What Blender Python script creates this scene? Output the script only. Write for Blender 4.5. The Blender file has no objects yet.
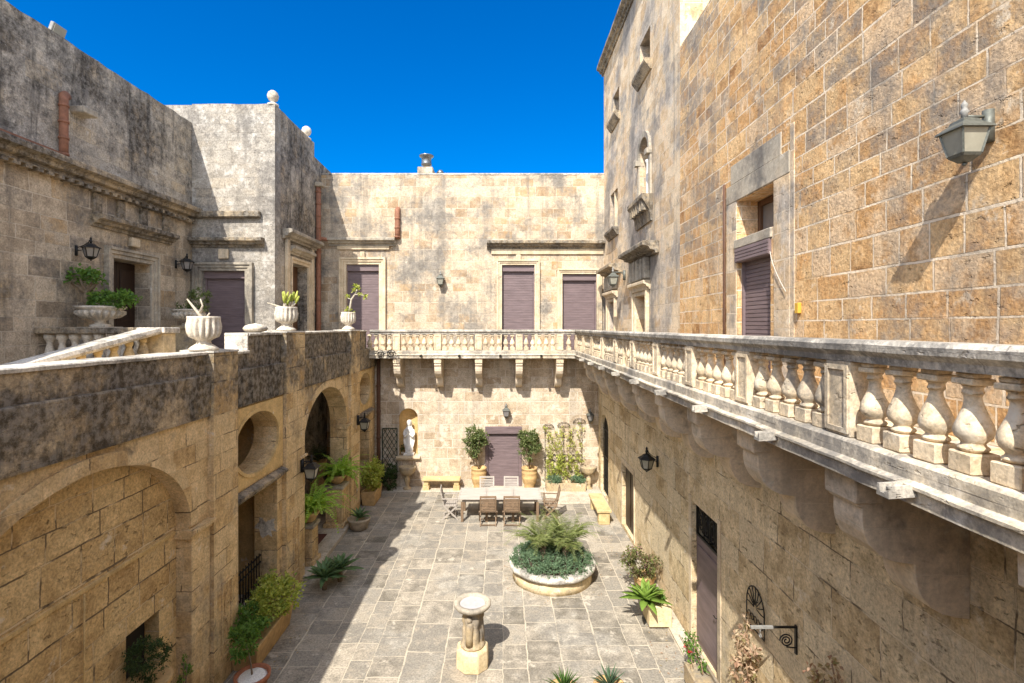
import bpy, bmesh, math, random
from mathutils import Vector, Matrix, noise
from mathutils.geometry import delaunay_2d_cdt
R = math.radians
PI = math.pi
C = bpy.context.scene.collection
rng = random.Random(7)

# ------------------------------------------------------------------ nodes
class G:
    """small helper round a node tree"""
    def __init__(s, tree):
        s.t = tree
    def n(s, typ, props=None, **ins):
        nd = s.t.nodes.new('ShaderNode' + typ)
        for k, v in (props or {}).items():
            setattr(nd, k, v)
        for k, v in ins.items():
            key = int(k[1:]) if k[0] == 'i' and k[1:].isdigit() else k.replace('_', ' ')
            s.put(nd.inputs[key], v)
        return nd
    def put(s, sock, v):
        if isinstance(v, bpy.types.NodeSocket):
            s.t.links.new(v, sock)
        elif isinstance(v, (tuple, list)) and len(v) == 3 and sock.type == 'RGBA':
            sock.default_value = (*v, 1)
        else:
            sock.default_value = v
    def m(s, op, a, b=0.0, c=None):
        nd = s.n('Math', {'operation': op}, i0=a, i1=b)
        if c is not None:
            s.put(nd.inputs[2], c)
        return nd.outputs[0]
    def mix(s, f, a, b, blend='MIX'):
        nd = s.n('Mix', {'data_type': 'RGBA', 'blend_type': blend})
        s.put(nd.inputs[0], f); s.put(nd.inputs[6], a); s.put(nd.inputs[7], b)
        return nd.outputs[2]
    def mixf(s, f, a, b):
        nd = s.n('Mix', {'data_type': 'FLOAT'})
        s.put(nd.inputs[0], f); s.put(nd.inputs[2], a); s.put(nd.inputs[3], b)
        return nd.outputs[0]
    def ramp(s, f, stops, interp='LINEAR'):
        nd = s.n('ValToRGB', None, Fac=f)
        cr = nd.color_ramp
        cr.interpolation = interp
        while len(cr.elements) < len(stops):
            cr.elements.new(0.5)
        for e, (p, c) in zip(cr.elements, stops):
            e.position = p; e.color = (*c, 1)
        return nd.outputs[0]
    def sm(s, v, lo, hi):
        return s.n('MapRange', {'interpolation_type': 'SMOOTHSTEP'}, Value=v, From_Min=lo, From_Max=hi).outputs[0]
    def noise(s, vec, scale, detail=4.0, rough=0.55, dist=0.0):
        return s.n('TexNoise', None, Vector=vec, Scale=scale, Detail=detail, Roughness=rough, Distortion=dist)
    def xyz(s, x, y, z):
        return s.n('CombineXYZ', None, X=x, Y=y, Z=z).outputs[0]

def newmat(name):
    m = bpy.data.materials.new(name)
    m.use_nodes = True
    m.node_tree.nodes.clear()
    return m, G(m.node_tree)

def finish(g, col, rough=0.9, bump=None, bstr=0.6, bdist=0.02, spec=0.25, metal=0.0, **extra):
    b = g.n('BsdfPrincipled', None, Base_Color=col, Roughness=rough, Metallic=metal)
    b.inputs['Specular IOR Level'].default_value = spec
    for k, v in extra.items():
        g.put(b.inputs[k.replace('_', ' ')], v)
    if bump is not None:
        bn = g.n('Bump', None, Height=bump, Strength=bstr, Distance=bdist)
        g.t.links.new(bn.outputs[0], b.inputs['Normal'])
    o = g.n('OutputMaterial')
    g.t.links.new(b.outputs[0], o.inputs[0])
    return b

def stone(name, cols, bw=0.5, rh=0.33, mortar=(0.55, 0.47, 0.36), ms=0.014, mvis=1.0, patch=None, patch_t=0.55,
          lichen=0.0, lich_col=(0.06, 0.055, 0.05), lich_scale=1.6, zdark=None, streak=0.0, streak_z=0.16, pale=0.0, pale_col=(0.72, 0.66, 0.56),
          pits=0.5, gap=0.0, odd=0.0, odd_col=(0.17, 0.155, 0.14), oddmask=None, blocks=True, flat=False, bstr=0.7, bdist=0.02, fine=0.35, offset=0.5, seed=0.0,
          warp=0.012, edge=0.5):
    """masonry in world metres: coursed blocks, mortar, per-block tone, lichen, streaks, pits"""
    m, g = newmat(name)
    geo = g.n('NewGeometry')
    P = geo.outputs['Position']
    big = g.noise(P, 2.3, 2.0)
    fin = g.noise(P, 22.0, 3.0)
    off = g.n('VectorMath', {'operation': 'SUBTRACT'}, i0=big.outputs['Color'], i1=(0.5, 0.5, 0.5)).outputs[0]
    off2 = g.n('VectorMath', {'operation': 'SUBTRACT'}, i0=fin.outputs['Color'], i1=(0.5, 0.5, 0.5)).outputs[0]
    q = g.n('VectorMath', {'operation': 'MULTIPLY_ADD'}, i0=off, i1=(warp * 5, warp * 5, warp * 3), i2=P).outputs[0]
    q = g.n('VectorMath', {'operation': 'MULTIPLY_ADD'}, i0=off2, i1=(warp * 1.6,) * 3, i2=q).outputs[0]
    sp = g.n('SeparateXYZ', None, Vector=q)
    x, y, z = sp.outputs
    na = g.n('VectorMath', {'operation': 'ABSOLUTE'}, i0=geo.outputs['True Normal']).outputs[0]
    ns = g.n('SeparateXYZ', None, Vector=na)
    isx = g.m('GREATER_THAN', ns.outputs[0], 0.6)
    isz = g.m('GREATER_THAN', ns.outputs[2], 0.75)
    u = g.mixf(isx, x, y)
    v = g.mixf(isz, z, y)
    if flat:
        u, v = y, x
    if seed:
        u = g.m('ADD', u, seed)
    if not flat:                      # courses of uneven height
        v = g.m('ADD', v, g.m('MULTIPLY', g.m('SINE', g.m('MULTIPLY', v, 3.1)), rh * 0.28))
    else:                             # flag columns of uneven width
        v = g.m('ADD', v, g.m('MULTIPLY', g.m('SINE', g.m('MULTIPLY', v, 2.3)), 0.13))
        v = g.m('ADD', v, g.m('MULTIPLY', g.m('SINE', g.m('MULTIPLY', v, 5.1)), 0.04))
    row = g.m('FLOOR', g.m('DIVIDE', v, rh))      # every course has its own bond and block length
    wn = g.n('TexWhiteNoise', {'noise_dimensions': '1D'}, W=row)
    wv = wn.outputs['Value']
    u = g.m('ADD', g.m('MULTIPLY', u, g.m('ADD', 0.78, g.m('MULTIPLY', wv, 0.5))), g.m('MULTIPLY', wv, 7.3))
    vec = g.xyz(u, v, 0.0)
    if blocks:
        br = g.n('TexBrick', {'offset': offset, 'squash': 1.35, 'squash_frequency': 3}, Vector=vec, Color1=(0, 0, 0), Color2=(1, 1, 1), Mortar=(0.5, 0.5, 0.5),
                 Scale=1.0, Mortar_Size=ms, Mortar_Smooth=0.35, Bias=0.0, Brick_Width=bw, Row_Height=rh)
        rnd, mf = br.outputs[0], br.outputs[1]
    else:
        rnd, mf = g.noise(P, 1.3, 1.0).outputs[0], None
    n_big = g.noise(P, 0.55, 5.0, 0.6).outputs[0]
    n_mid = g.noise(P, 3.2, 6.0, 0.65).outputs[0]
    n_fine = g.noise(P, 28.0, 6.0, 0.7).outputs[0]
    k = len(cols)
    t = g.m('ADD', g.m('MULTIPLY', rnd, 0.9 if flat else 0.78), g.m('MULTIPLY', g.m('SUBTRACT', n_mid, 0.5), 1.1))
    t = g.m('ADD', t, 0.05 if flat else 0.11)
    col = g.ramp(t, [(i / max(1, k - 1), c) for i, c in enumerate(cols)])
    if patch:
        col = g.mix(g.m('MULTIPLY', g.sm(g.m('ADD', n_big, g.m('MULTIPLY', n_mid, 0.25)), patch_t + 0.14, patch_t + 0.27), 0.75), col, patch)
    n_grit = g.noise(P, 75.0, 4.0, 0.7).outputs[0]
    tone = g.m('ADD', 1.0 - fine * 0.62, g.m('MULTIPLY', g.sm(n_fine, 0.3, 0.66), fine))
    tone = g.m('ADD', tone, g.m('MULTIPLY', g.m('SUBTRACT', n_grit, 0.5), fine * 0.9))
    tone = g.m('MULTIPLY', tone, g.m('ADD', 0.86, g.m('MULTIPLY', g.sm(n_mid, 0.28, 0.7), 0.30)))
    if blocks:                        # edge dirt and painted joint shadow along the arrises
        ed = g.m('MULTIPLY', g.sm(mf, 0.0, 0.12), g.m('SUBTRACT', 1.0, g.sm(mf, 0.3, 0.7)))
        tone = g.m('MULTIPLY', tone, g.m('SUBTRACT', 1.0, g.m('MULTIPLY', g.m('MULTIPLY', ed, g.sm(n_mid, 0.3, 0.6)), edge)))
    col = g.mix(1.0, col, g.n('CombineColor', None, Red=tone, Green=tone, Blue=tone).outputs[0], 'MULTIPLY')
    if odd > 0 and blocks:
        o = g.m('GREATER_THAN', g.m('FRACT', g.m('MULTIPLY', rnd, 17.31)), 1 - odd)
        if oddmask:
            o = g.m('MULTIPLY', o, g.sm(g.m('ADD', g.n('SeparateXYZ', None, Vector=P).outputs[2], g.m('MULTIPLY', n_big, 1.5)), *oddmask))
        o = g.m('MULTIPLY', o, g.sm(g.noise(P, 4.0, 8, 0.75).outputs[0], 0.36, 0.66))
        col = g.mix(g.m('MULTIPLY', o, 0.85), col, odd_col)
    if pale > 0:
        pn = g.noise(g.n('VectorMath', {'operation': 'ADD'}, i0=P, i1=(11, 5, 3)).outputs[0], 2.6, 9.0, 0.72).outputs[0]
        col = g.mix(g.m('MULTIPLY', g.sm(pn, 0.62 - pale * 0.14, 0.70 - pale * 0.10), 0.85), col, pale_col)
    if blocks and mvis > 0:
        mv = g.m('MULTIPLY', g.sm(mf, 0.15, 0.75), mvis)
        mv = g.m('MULTIPLY', mv, g.sm(g.noise(P, 1.7, 4.0).outputs[0], 0.3, 0.5))
        col = g.mix(mv, col, mortar)
    if gap > 0 and blocks:            # open joints where the mortar has gone
        gp = g.m('MULTIPLY', g.sm(mf, 0.55, 0.9), g.sm(g.noise(P, 2.1, 5.0).outputs[0], 0.60 - gap * 0.2, 0.68 - gap * 0.2))
        col = g.mix(g.m('MULTIPLY', gp, 0.85), col, (0.10, 0.07, 0.042))
    if streak > 0:
        ps = g.n('VectorMath', {'operation': 'MULTIPLY'}, i0=P, i1=(2.9, 2.9, streak_z)).outputs[0]
        st = g.noise(ps, 1.0, 6.0, 0.65).outputs[0]
        sf = g.m('MULTIPLY', g.sm(g.m('ADD', st, g.m('MULTIPLY', g.m('SUBTRACT', n_big, 0.5), 0.5)), 0.50, 0.68), streak)
        sf = g.m('MULTIPLY', sf, g.sm(n_mid, 0.25, 0.55))
        col = g.mix(sf, col, g.mix(0.3, lich_col, (0.16, 0.145, 0.125)))
    if lichen > 0 or zdark:
        ln = g.m('ADD', g.m('MULTIPLY', g.m('SUBTRACT', g.noise(P, lich_scale, 10.0, 0.72, 0.2).outputs[0], 0.5), 0.9), g.m('MULTIPLY', g.m('SUBTRACT', g.noise(P, lich_scale * 5.3, 8.0, 0.7).outputs[0], 0.5), 0.45))
        ln = g.m('ADD', g.m('ADD', ln, 0.5), g.m('MULTIPLY', g.m('SUBTRACT', n_big, 0.5), 0.7))
        bias = lichen * 0.5
        th = 0.63
        lv = g.m('ADD', ln, bias)
        if zdark:
            zz = g.n('SeparateXYZ', None, Vector=P).outputs[2]
            zm = g.sm(g.m('ADD', zz, g.m('MULTIPLY', g.m('SUBTRACT', n_mid, 0.5), 0.9)), zdark[0], zdark[1])
            lv = g.m('ADD', lv, g.m('MULTIPLY', zm, zdark[2]))
        lf = g.sm(lv, th - 0.13, th + 0.19)
        lcol = g.mix(g.sm(g.noise(P, 9.0, 6.0, 0.7).outputs[0], 0.4, 0.62), lich_col, (0.20, 0.185, 0.165))
        col = g.mix(g.m('MULTIPLY', lf, 0.86), col, lcol)
    hgt = g.m('ADD', g.m('MULTIPLY', n_fine, 0.35), g.m('MULTIPLY', n_mid, 0.6))
    if blocks:
        hgt = g.m('SUBTRACT', hgt, g.m('MULTIPLY', g.sm(mf, 0.0, 0.8), 0.75))
        hgt = g.m('ADD', hgt, g.m('MULTIPLY', rnd, 0.35))
    if pits > 0:
        pn = g.noise(g.n('VectorMath', {'operation': 'MULTIPLY'}, i0=P, i1=(1.0, 1.0, 2.0)).outputs[0], 9.0, 3.0, 0.6).outputs[0]
        pf = g.m('MULTIPLY', g.sm(pn, 0.62, 0.70), g.sm(g.noise(P, 1.4, 3.0).outputs[0], 0.35, 0.62))
        hgt = g.m('SUBTRACT', hgt, g.m('MULTIPLY', pf, 1.1 * pits))
        col = g.mix(g.m('MULTIPLY', pf, 0.35 * pits), col, (0.16, 0.11, 0.06))
    finish(g, col, 0.92, hgt, bstr, bdist, 0.15)
    return m

def simple(name, col, rough=0.6, var=0.15, scale=12.0, metal=0.0, spec=0.3, bstr=0.25, stretch=(1, 1, 1), dark=None, dark_amt=0.0, obj=True):
    m, g = newmat(name)
    if obj:
        P = g.n('TexCoord').outputs['Object']
    else:
        P = g.n('NewGeometry').outputs['Position']
    P = g.n('VectorMath', {'operation': 'MULTIPLY'}, i0=P, i1=stretch).outputs[0]
    nz = g.noise(P, scale, 6.0, 0.65).outputs[0]
    c = g.mix(g.sm(nz, 0.25, 0.75), tuple(x * (1 - var) for x in col), tuple(min(1, x * (1 + var)) for x in col))
    if dark:
        c = g.mix(g.m('MULTIPLY', g.sm(g.noise(P, scale * 0.35, 8.0, 0.7).outputs[0], 0.48, 0.62), dark_amt), c, dark)
    finish(g, c, rough, nz, bstr, 0.01, spec, metal)
    return m

def leafmat(name, cols, trans=0.35, rough=0.5):
    m, g = newmat(name)
    r = g.n('NewGeometry').outputs['Random Per Island']
    col = g.ramp(r, [(i / max(1, len(cols) - 1), c) for i, c in enumerate(cols)])
    d = g.n('BsdfPrincipled', None, Base_Color=col, Roughness=rough)
    d.inputs['Specular IOR Level'].default_value = 0.25
    t = g.n('BsdfTranslucent', None, Color=g.mix(0.5, col, (0.25, 0.32, 0.04), 'MULTIPLY'))
    t.inputs['Color'].default_value = (0.1, 0.16, 0.03, 1)
    g.t.links.new(g.mix(1.0, col, (1.3, 1.5, 0.6), 'MULTIPLY'), t.inputs['Color'])
    mx = g.n('MixShader', None, Fac=trans)
    g.t.links.new(d.outputs[0], mx.inputs[1]); g.t.links.new(t.outputs[0], mx.inputs[2])
    o = g.n('OutputMaterial'); g.t.links.new(mx.outputs[0], o.inputs[0])
    return m

# ------------------------------------------------------------------ planes of the walls (u along, w out, z up)
XL, XF, XS, YB, YF, XR, XU = -4.97, -9.6, -7.04, 15.8, 19.84, 3.70, 3.92
ARC = lambda u, w, z: (XL + w, u, z)          # arcade face, looks +X
LFT = lambda u, w, z: (XF + w, u, z)          # upper left facade, looks +X
BLK = lambda u, w, z: (u, YB - w, z)          # projecting block front, looks -Y
SID = lambda u, w, z: (XS + w, u, z)          # projecting block side, looks +X
FAR = lambda u, w, z: (u, YF - w, z)          # rear wing, looks -Y
RLO = lambda u, w, z: (XR - w, u, z)          # right wing lower wall, looks -X
RUP = lambda u, w, z: (XU - w, u, z)          # right wing upper wall, looks -X
WLD = lambda u, w, z: (u, w, z)

# ------------------------------------------------------------------ mesh builder
class MB:
    def __init__(s):
        s.v = []; s.f = []; s.sm = []
    def add(s, vs, fs, smooth=False):
        b = len(s.v)
        s.v += [tuple(p) for p in vs]
        for f in fs:
            s.f.append([b + i for i in f]); s.sm.append(smooth)
        return s
    def box(s, x0, x1, y0, y1, z0, z1, fn=WLD):
        p = [fn(x, y, z) for z in (z0, z1) for y in (y0, y1) for x in (x0, x1)]
        return s.add(p, [(0, 1, 3, 2), (4, 6, 7, 5), (0, 4, 5, 1), (2, 3, 7, 6), (0, 2, 6, 4), (1, 5, 7, 3)])
    def obox(s, M, sx, sy, sz):
        p = [M @ Vector((x, y, z)) for z in (-sz / 2, sz / 2) for y in (-sy / 2, sy / 2) for x in (-sx / 2, sx / 2)]
        return s.add(p, [(0, 1, 3, 2), (4, 6, 7, 5), (0, 4, 5, 1), (2, 3, 7, 6), (0, 2, 6, 4), (1, 5, 7, 3)])
    def bar(s, a, b, w, h=None, up=(0, 0, 1)):
        a = Vector(a); b = Vector(b); d = (b - a); L = d.length
        if L < 1e-6: return s
        z = d / L; x = Vector(up).cross(z)
        if x.length < 1e-4: x = Vector((1, 0, 0)).cross(z)
        if x.length < 1e-4: x = Vector((0, 1, 0)).cross(z)
        x.normalize(); y = z.cross(x)
        M = Matrix((x, y, z)).transposed().to_4x4(); M.translation = (a + b) / 2
        return s.obox(M, w, h or w, L)
    def prism(s, prof, u0, u1, fn, smooth=False, nseg=1):
        n = len(prof); vs = []
        for k in range(nseg + 1):
            u = u0 + (u1 - u0) * k / nseg
            vs += [fn(u, w, z) for w, z in prof]
        fs = []
        for k in range(nseg):
            for i in range(n):
                j = (i + 1) % n
                fs.append((k * n + i, k * n + j, (k + 1) * n + j, (k + 1) * n + i))
        s.add(vs, fs, smooth)
        b = len(s.v) - len(vs)
        s.f.append([b + i for i in range(n)]); s.sm.append(False)
        s.f.append([b + nseg * n + i for i in reversed(range(n))]); s.sm.append(False)
        return s
    def tube(s, pts, r, n=8, cap=True):
        pts = [Vector(p) for p in pts]; m = len(pts)
        rs = r if isinstance(r, (list, tuple)) else [r] * m
        vs = []; prev = None
        for i, p in enumerate(pts):
            d = pts[min(i + 1, m - 1)] - pts[max(i - 1, 0)]
            if d.length < 1e-9: d = Vector((0, 0, 1))
            d.normalize()
            x = (prev - d * prev.dot(d)) if prev is not None else (Vector((0, 0, 1)).cross(d) if abs(d.z) < 0.95 else Vector((1, 0, 0)).cross(d))
            if x.length < 1e-6: x = Vector((0, 1, 0)).cross(d)
            x.normalize(); prev = x; y = d.cross(x)
            for k in range(n):
                a = 2 * PI * k / n
                vs.append(p + (x * math.cos(a) + y * math.sin(a)) * rs[i])
        fs = [(i * n + k, i * n + (k + 1) % n, (i + 1) * n + (k + 1) % n, (i + 1) * n + k) for i in range(m - 1) for k in range(n)]
        s.add(vs, fs, True)
        if cap:
            b = len(s.v) - len(vs)
            s.f.append([b + k for k in reversed(range(n))]); s.sm.append(False)
            s.f.append([b + (m - 1) * n + k for k in range(n)]); s.sm.append(False)
        return s
    def lathe(s, prof, c=(0, 0, 0), n=20, lobes=0, rot=0.0, sx=1.0, sy=1.0, smooth=True, cap=True):
        """prof rows: (r, z[, lobe amplitude])"""
        vs = []
        for row in prof:
            r, z = row[0], row[1]; amp = row[2] if len(row) > 2 else 0
            for k in range(n):
                a = 2 * PI * k / n + rot
                rr = r * (1 + amp * (abs(math.cos(lobes * a / 2)) - 0.6)) if amp else r
                vs.append((c[0] + rr * math.cos(a) * sx, c[1] + rr * math.sin(a) * sy, c[2] + z))
        m = len(prof)
        fs = [(i * n + k, i * n + (k + 1) % n, (i + 1) * n + (k + 1) % n, (i + 1) * n + k) for i in range(m - 1) for k in range(n)]
        s.add(vs, fs, smooth)
        if cap:
            b = len(s.v) - len(vs)
            s.f.append([b + k for k in reversed(range(n))]); s.sm.append(False)
            s.f.append([b + (m - 1) * n + k for k in range(n)]); s.sm.append(False)
        return s
    def frustum(s, n, r0, r1, z0, z1, c=(0, 0, 0), rot=0.0):
        return s.lathe([(r0, z0), (r1, z1)], c, n, rot=rot, smooth=False)
    def wall(s, outer, holes, t, fn):
        """flat wall with holes; front at w=0, back at w=-t, with the reveals"""
        loops = [outer] + holes
        pts = []; edges = []
        for lp in loops:
            b = len(pts); n = len(lp)
            pts += [Vector(p) for p in lp]
            edges += [(b + i, b + (i + 1) % n) for i in range(n)]
        vo, eo, fo, *_ = delaunay_2d_cdt(pts, edges, [], 0, 1e-5)
        def inside(p, lp):
            r = False; j = len(lp) - 1
            for i in range(len(lp)):
                (xi, yi), (xj, yj) = lp[i], lp[j]
                if (yi > p[1]) != (yj > p[1]) and p[0] < (xj - xi) * (p[1] - yi) / (yj - yi) + xi: r = not r
                j = i
            return r
        keep = []
        for f in fo:
            c = sum((vo[i] for i in f), Vector((0, 0))) / len(f)
            if inside(c, outer) and not any(inside(c, h) for h in holes): keep.append(list(f))
        s.add([fn(p[0], 0, p[1]) for p in vo], keep)
        s.add([fn(p[0], -t, p[1]) for p in vo], [f[::-1] for f in keep])
        for lp in loops:
            n = len(lp)
            vs = [fn(p[0], w, p[1]) for w in (0, -t) for p in lp]
            s.add(vs, [(i, (i + 1) % n, n + (i + 1) % n, n + i) for i in range(n)])
        return s
    def leaf(s, p, d, nrm, L, W):
        """one bent leaf: two triangles folded along the midrib"""
        d = d.normalized(); x = d.cross(nrm)
        if x.length < 1e-4: x = d.orthogonal()
        x.normalize(); up = x.cross(d)
        a = p; b = p + d * L * 0.5 + x * W * 0.5 + up * W * 0.18; c = p + d * L - up * L * 0.12; e = p + d * L * 0.5 - x * W * 0.5 + up * W * 0.18
        s.add([a, b, c, e], [(0, 1, 2), (0, 2, 3)])
    def build(s, name, mat, parent=None, rough=0.0, bevel=0.0, freq=3.0, weld=True, normals=True):
        off = Vector((0, 0, 0)); q = parent
        while q is not None:
            off += q.location; q = q.parent
        me = bpy.data.meshes.new(name)
        bm = bmesh.new()
        bv = [bm.verts.new(Vector(p)) for p in s.v]
        for f, smo in zip(s.f, s.sm):
            try:
                fc = bm.faces.new([bv[i] for i in f]); fc.smooth = smo
            except ValueError:
                pass
        if weld:
            bmesh.ops.remove_doubles(bm, verts=bm.verts[:], dist=1e-5)
        if normals:
            bmesh.ops.recalc_face_normals(bm, faces=bm.faces[:])
        if bevel:
            es = [e for e in bm.edges if len(e.link_faces) == 2 and e.calc_face_angle(0) > 0.6]
            bmesh.ops.bevel(bm, geom=es, offset=bevel, offset_type='OFFSET', segments=1, profile=0.5, affect='EDGES', clamp_overlap=True)
        if rough:
            for v in bm.verts:
                v.co += noise.noise_vector(v.co * freq) * rough
        bm.verts.ensure_lookup_table()
        for v in bm.verts:
            v.co -= off
        bm.to_mesh(me); bm.free()
        me.materials.append(mat)
        o = bpy.data.objects.new(name, me); C.objects.link(o)
        if parent is not None: o.parent = parent
        return o

def tag(o, label=None, cat=None, group=None, kind=None):
    if label: o['label'] = label
    if cat: o['category'] = cat
    if group: o['group'] = group
    if kind: o['kind'] = kind
    return o
def thing(name, label, cat, loc=(0, 0, 0), group=None):
    o = bpy.data.objects.new(name, None); C.objects.link(o)
    o.location = loc; o.empty_display_size = 0.2
    return tag(o, label, cat, group)
def children(o):
    return [c for c in C.objects if c.parent == o]
def copy_tree(o, parent=None):
    c = o.copy(); C.objects.link(c)
    if parent is not None: c.parent = parent
    for ch in children(o): copy_tree(ch, c)
    return c
def rect(u0, u1, z0, z1):
    return [(u0, z0), (u1, z0), (u1, z1), (u0, z1)]
def arch(u0, u1, z0, zs, zt, n=22):
    c = (u0 + u1) / 2; a = (u1 - u0) / 2
    return [(u0, z0), (u1, z0)] + [(c + a * math.cos(PI * k / n), zs + (zt - zs) * math.sin(PI * k / n)) for k in range(n + 1)]
def ell(c, zc, a, b, n=32):
    return [(c + a * math.cos(2 * PI * k / n), zc + b * math.sin(2 * PI * k / n)) for k in range(n)]
def jag(u0, u1, z, amt=0.012, step=0.28):
    n = max(2, int(abs(u1 - u0) / step))
    return [(u0 + (u1 - u0) * k / n, z + (rng.uniform(-amt, amt) if 0 < k < n else 0)) for k in range(n + 1)]
def gx(px, py, z=0.0):
    """ground point seen at a pixel of the survey (used only to plan real positions)"""
    Y = (6.2 - z) * 512 / (py - 327)
    return ((px - 503) * Y / 512, Y, z)

# ------------------------------------------------------------------ foliage builders
def rdir(r):
    while True:
        v = Vector((r.uniform(-1, 1), r.uniform(-1, 1), r.uniform(-1, 1)))
        if 0.05 < v.length < 1: return v.normalized()
def clumps(mb, c, rad, nc, nl, cs, ls, r, asp=0.5, up=0.3, shell=0.55):
    c = Vector(c)
    for _ in range(nc):
        d = rdir(r); k = r.uniform(shell, 1.0)
        q = c + Vector((d.x * rad[0], d.y * rad[1], d.z * rad[2])) * k
        for _ in range(nl):
            p = q + rdir(r) * cs * r.uniform(0.1, 1)
            ld = (rdir(r) + d * 0.7 + Vector((0, 0, up))).normalized()
            sz = ls * r.uniform(0.6, 1.25)
            mb.leaf(p, ld, (rdir(r) * 0.7 + Vector((0, 0, 1))).normalized(), sz, sz * asp)
def blade(mb, p, az, el, L, W, droop, n=7, fold=0.25, base=0.55):
    """a thick tapering leaf of a rosette"""
    p = Vector(p); h = Vector((math.cos(az), math.sin(az), 0)); side = Vector((-math.sin(az), math.cos(az), 0))
    vs = []; q = p.copy(); e = el
    for i in range(n + 1):
        t = i / n
        w = W * (base + (1 - base) * math.sin(min(1, t / 0.55) * PI / 2)) * (1 - max(0, (t - 0.45) / 0.55) ** 1.6)
        w = max(w, 0.002)
        upv = (h * -math.sin(e) + Vector((0, 0, 1)) * math.cos(e))
        vs += [q + side * w / 2 + upv * w * fold, q, q - side * w / 2 + upv * w * fold, q - upv * w * 0.12]
        q = q + (h * math.cos(e) + Vector((0, 0, 1)) * math.sin(e)) * (L / n)
        e -= droop / n
    fs = []
    for i in range(n):
        a = i * 4; b = a + 4
        fs += [(a, a + 1, b + 1, b), (a + 1, a + 2, b + 2, b + 1), (a + 2, a + 3, b + 3, b + 2), (a + 3, a, b, b + 3)]
    mb.add(vs, fs, True)
def rosette(mb, c, nl, L, W, r, el=(0.2, 1.3), droop=0.5):
    for i in range(nl):
        t = i / nl
        az = i * 2.39996 + r.uniform(-0.2, 0.2)
        e = el[0] + (el[1] - el[0]) * t + r.uniform(-0.1, 0.1)
        blade(mb, c, az, e, L * (1 - 0.35 * t) * r.uniform(0.85, 1.1), W * r.uniform(0.85, 1.1), droop * r.uniform(0.6, 1.3))
def frond(mb, p, az, el, L, droop, n, ll, lw, r, vee=0.35, stem=0.006):
    """an arching feather leaf"""
    p = Vector(p); h = Vector((math.cos(az), math.sin(az), 0)); side = Vector((-math.sin(az), math.cos(az), 0))
    q = p.copy(); e = el; pts = [q.copy()]
    for i in range(n):
        t = (i + 1) / n
        d = h * math.cos(e) + Vector((0, 0, 1)) * math.sin(e)
        q = q + d * (L / n); pts.append(q.copy()); e -= droop / n * (0.5 + t)
        if t < 0.12: continue
        k = ll * (math.sin(min(1, t * 1.15 + 0.12) * PI) ** 0.6 if t * 1.15 + 0.12 < 1 else 0.25)
        upv = d.cross(side)
        for sg in (-1, 1):
            ld = (side * sg + d * 0.75 - upv * r.uniform(-0.15, vee)).normalized()
            mb.leaf(q, ld, upv, k * r.uniform(0.8, 1.1), lw)
    mb.tube(pts, [stem * (1 - 0.8 * i / n) for i in range(n + 1)], 4, False)
# ------------------------------------------------------------------ materials
S_FAR = stone('far_stone', [(0.36, 0.25, 0.15), (0.48, 0.375, 0.26), (0.55, 0.455, 0.34), (0.44, 0.35, 0.25)], 0.50, 0.34, (0.64, 0.55, 0.42), 0.012, 0.9,
              patch=(0.37, 0.335, 0.285), patch_t=0.50, lichen=0.16, lich_col=(0.13, 0.115, 0.10), streak=0.5, pale=0.3, pale_col=(0.65, 0.56, 0.43), pits=0.4, odd=0.12, odd_col=(0.44, 0.28, 0.13), bstr=0.8, fine=0.5, edge=0.6)
S_FARLOW = stone('far_low_stone', [(0.39, 0.29, 0.19), (0.50, 0.405, 0.295), (0.56, 0.475, 0.37)], 0.56, 0.36, (0.66, 0.58, 0.48), 0.014, 0.9, pale=0.6, pale_col=(0.66, 0.585, 0.48), pits=0.5, streak=0.3, bstr=0.8, seed=3.0, fine=0.5, edge=0.6)
S_LEFT = stone('left_stone', [(0.26, 0.205, 0.145), (0.44, 0.355, 0.255), (0.57, 0.475, 0.355), (0.42, 0.295, 0.165)], 0.6, 0.36, (0.60, 0.52, 0.41), 0.011, 0.8,
               patch=(0.52, 0.385, 0.215), patch_t=0.52, lichen=0.18, lich_col=(0.09, 0.08, 0.068), streak=0.55, pits=0.5, odd=0.24, odd_col=(0.15, 0.13, 0.11), bstr=0.8, fine=0.5)
S_LEFTTOP = stone('left_top_stone', [(0.36, 0.315, 0.255), (0.48, 0.43, 0.36), (0.44, 0.355, 0.245)], 0.55, 0.34, (0.50, 0.45, 0.38), 0.009, 0.5,
                  patch=(0.46, 0.335, 0.20), patch_t=0.52, lichen=0.36, lich_col=(0.038, 0.034, 0.03), lich_scale=2.6, streak=1.0, streak_z=0.22, pale=0.4, pale_col=(0.58, 0.54, 0.475), pits=0.6, bstr=0.9, fine=0.6)
S_BLOCK = stone('block_stone', [(0.29, 0.26, 0.22), (0.39, 0.355, 0.305), (0.35, 0.30, 0.235)], 0.5, 0.33, (0.50, 0.45, 0.385), 0.009, 0.4,
                patch=(0.35, 0.325, 0.295), patch_t=0.47, lichen=0.26, lich_col=(0.12, 0.11, 0.10), lich_scale=6.0, streak=0.6, pale=0.75, pale_col=(0.54, 0.51, 0.46), pits=0.7, bstr=0.9, fine=0.6)
S_ARC = stone('arcade_stone', [(0.46, 0.305, 0.14), (0.60, 0.43, 0.225), (0.66, 0.505, 0.295), (0.50, 0.35, 0.175)], 0.62, 0.40, (0.66, 0.50, 0.29), 0.010, 0.7, edge=0.9,
              patch=(0.52, 0.41, 0.27), patch_t=0.54, streak=0.25, pale=0.14, pale_col=(0.70, 0.61, 0.47), pits=0.4, gap=0.6, zdark=(4.35, 5.1, 0.2), lich_col=(0.055, 0.046, 0.035), bstr=0.9, seed=1.3, fine=0.45)
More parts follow.
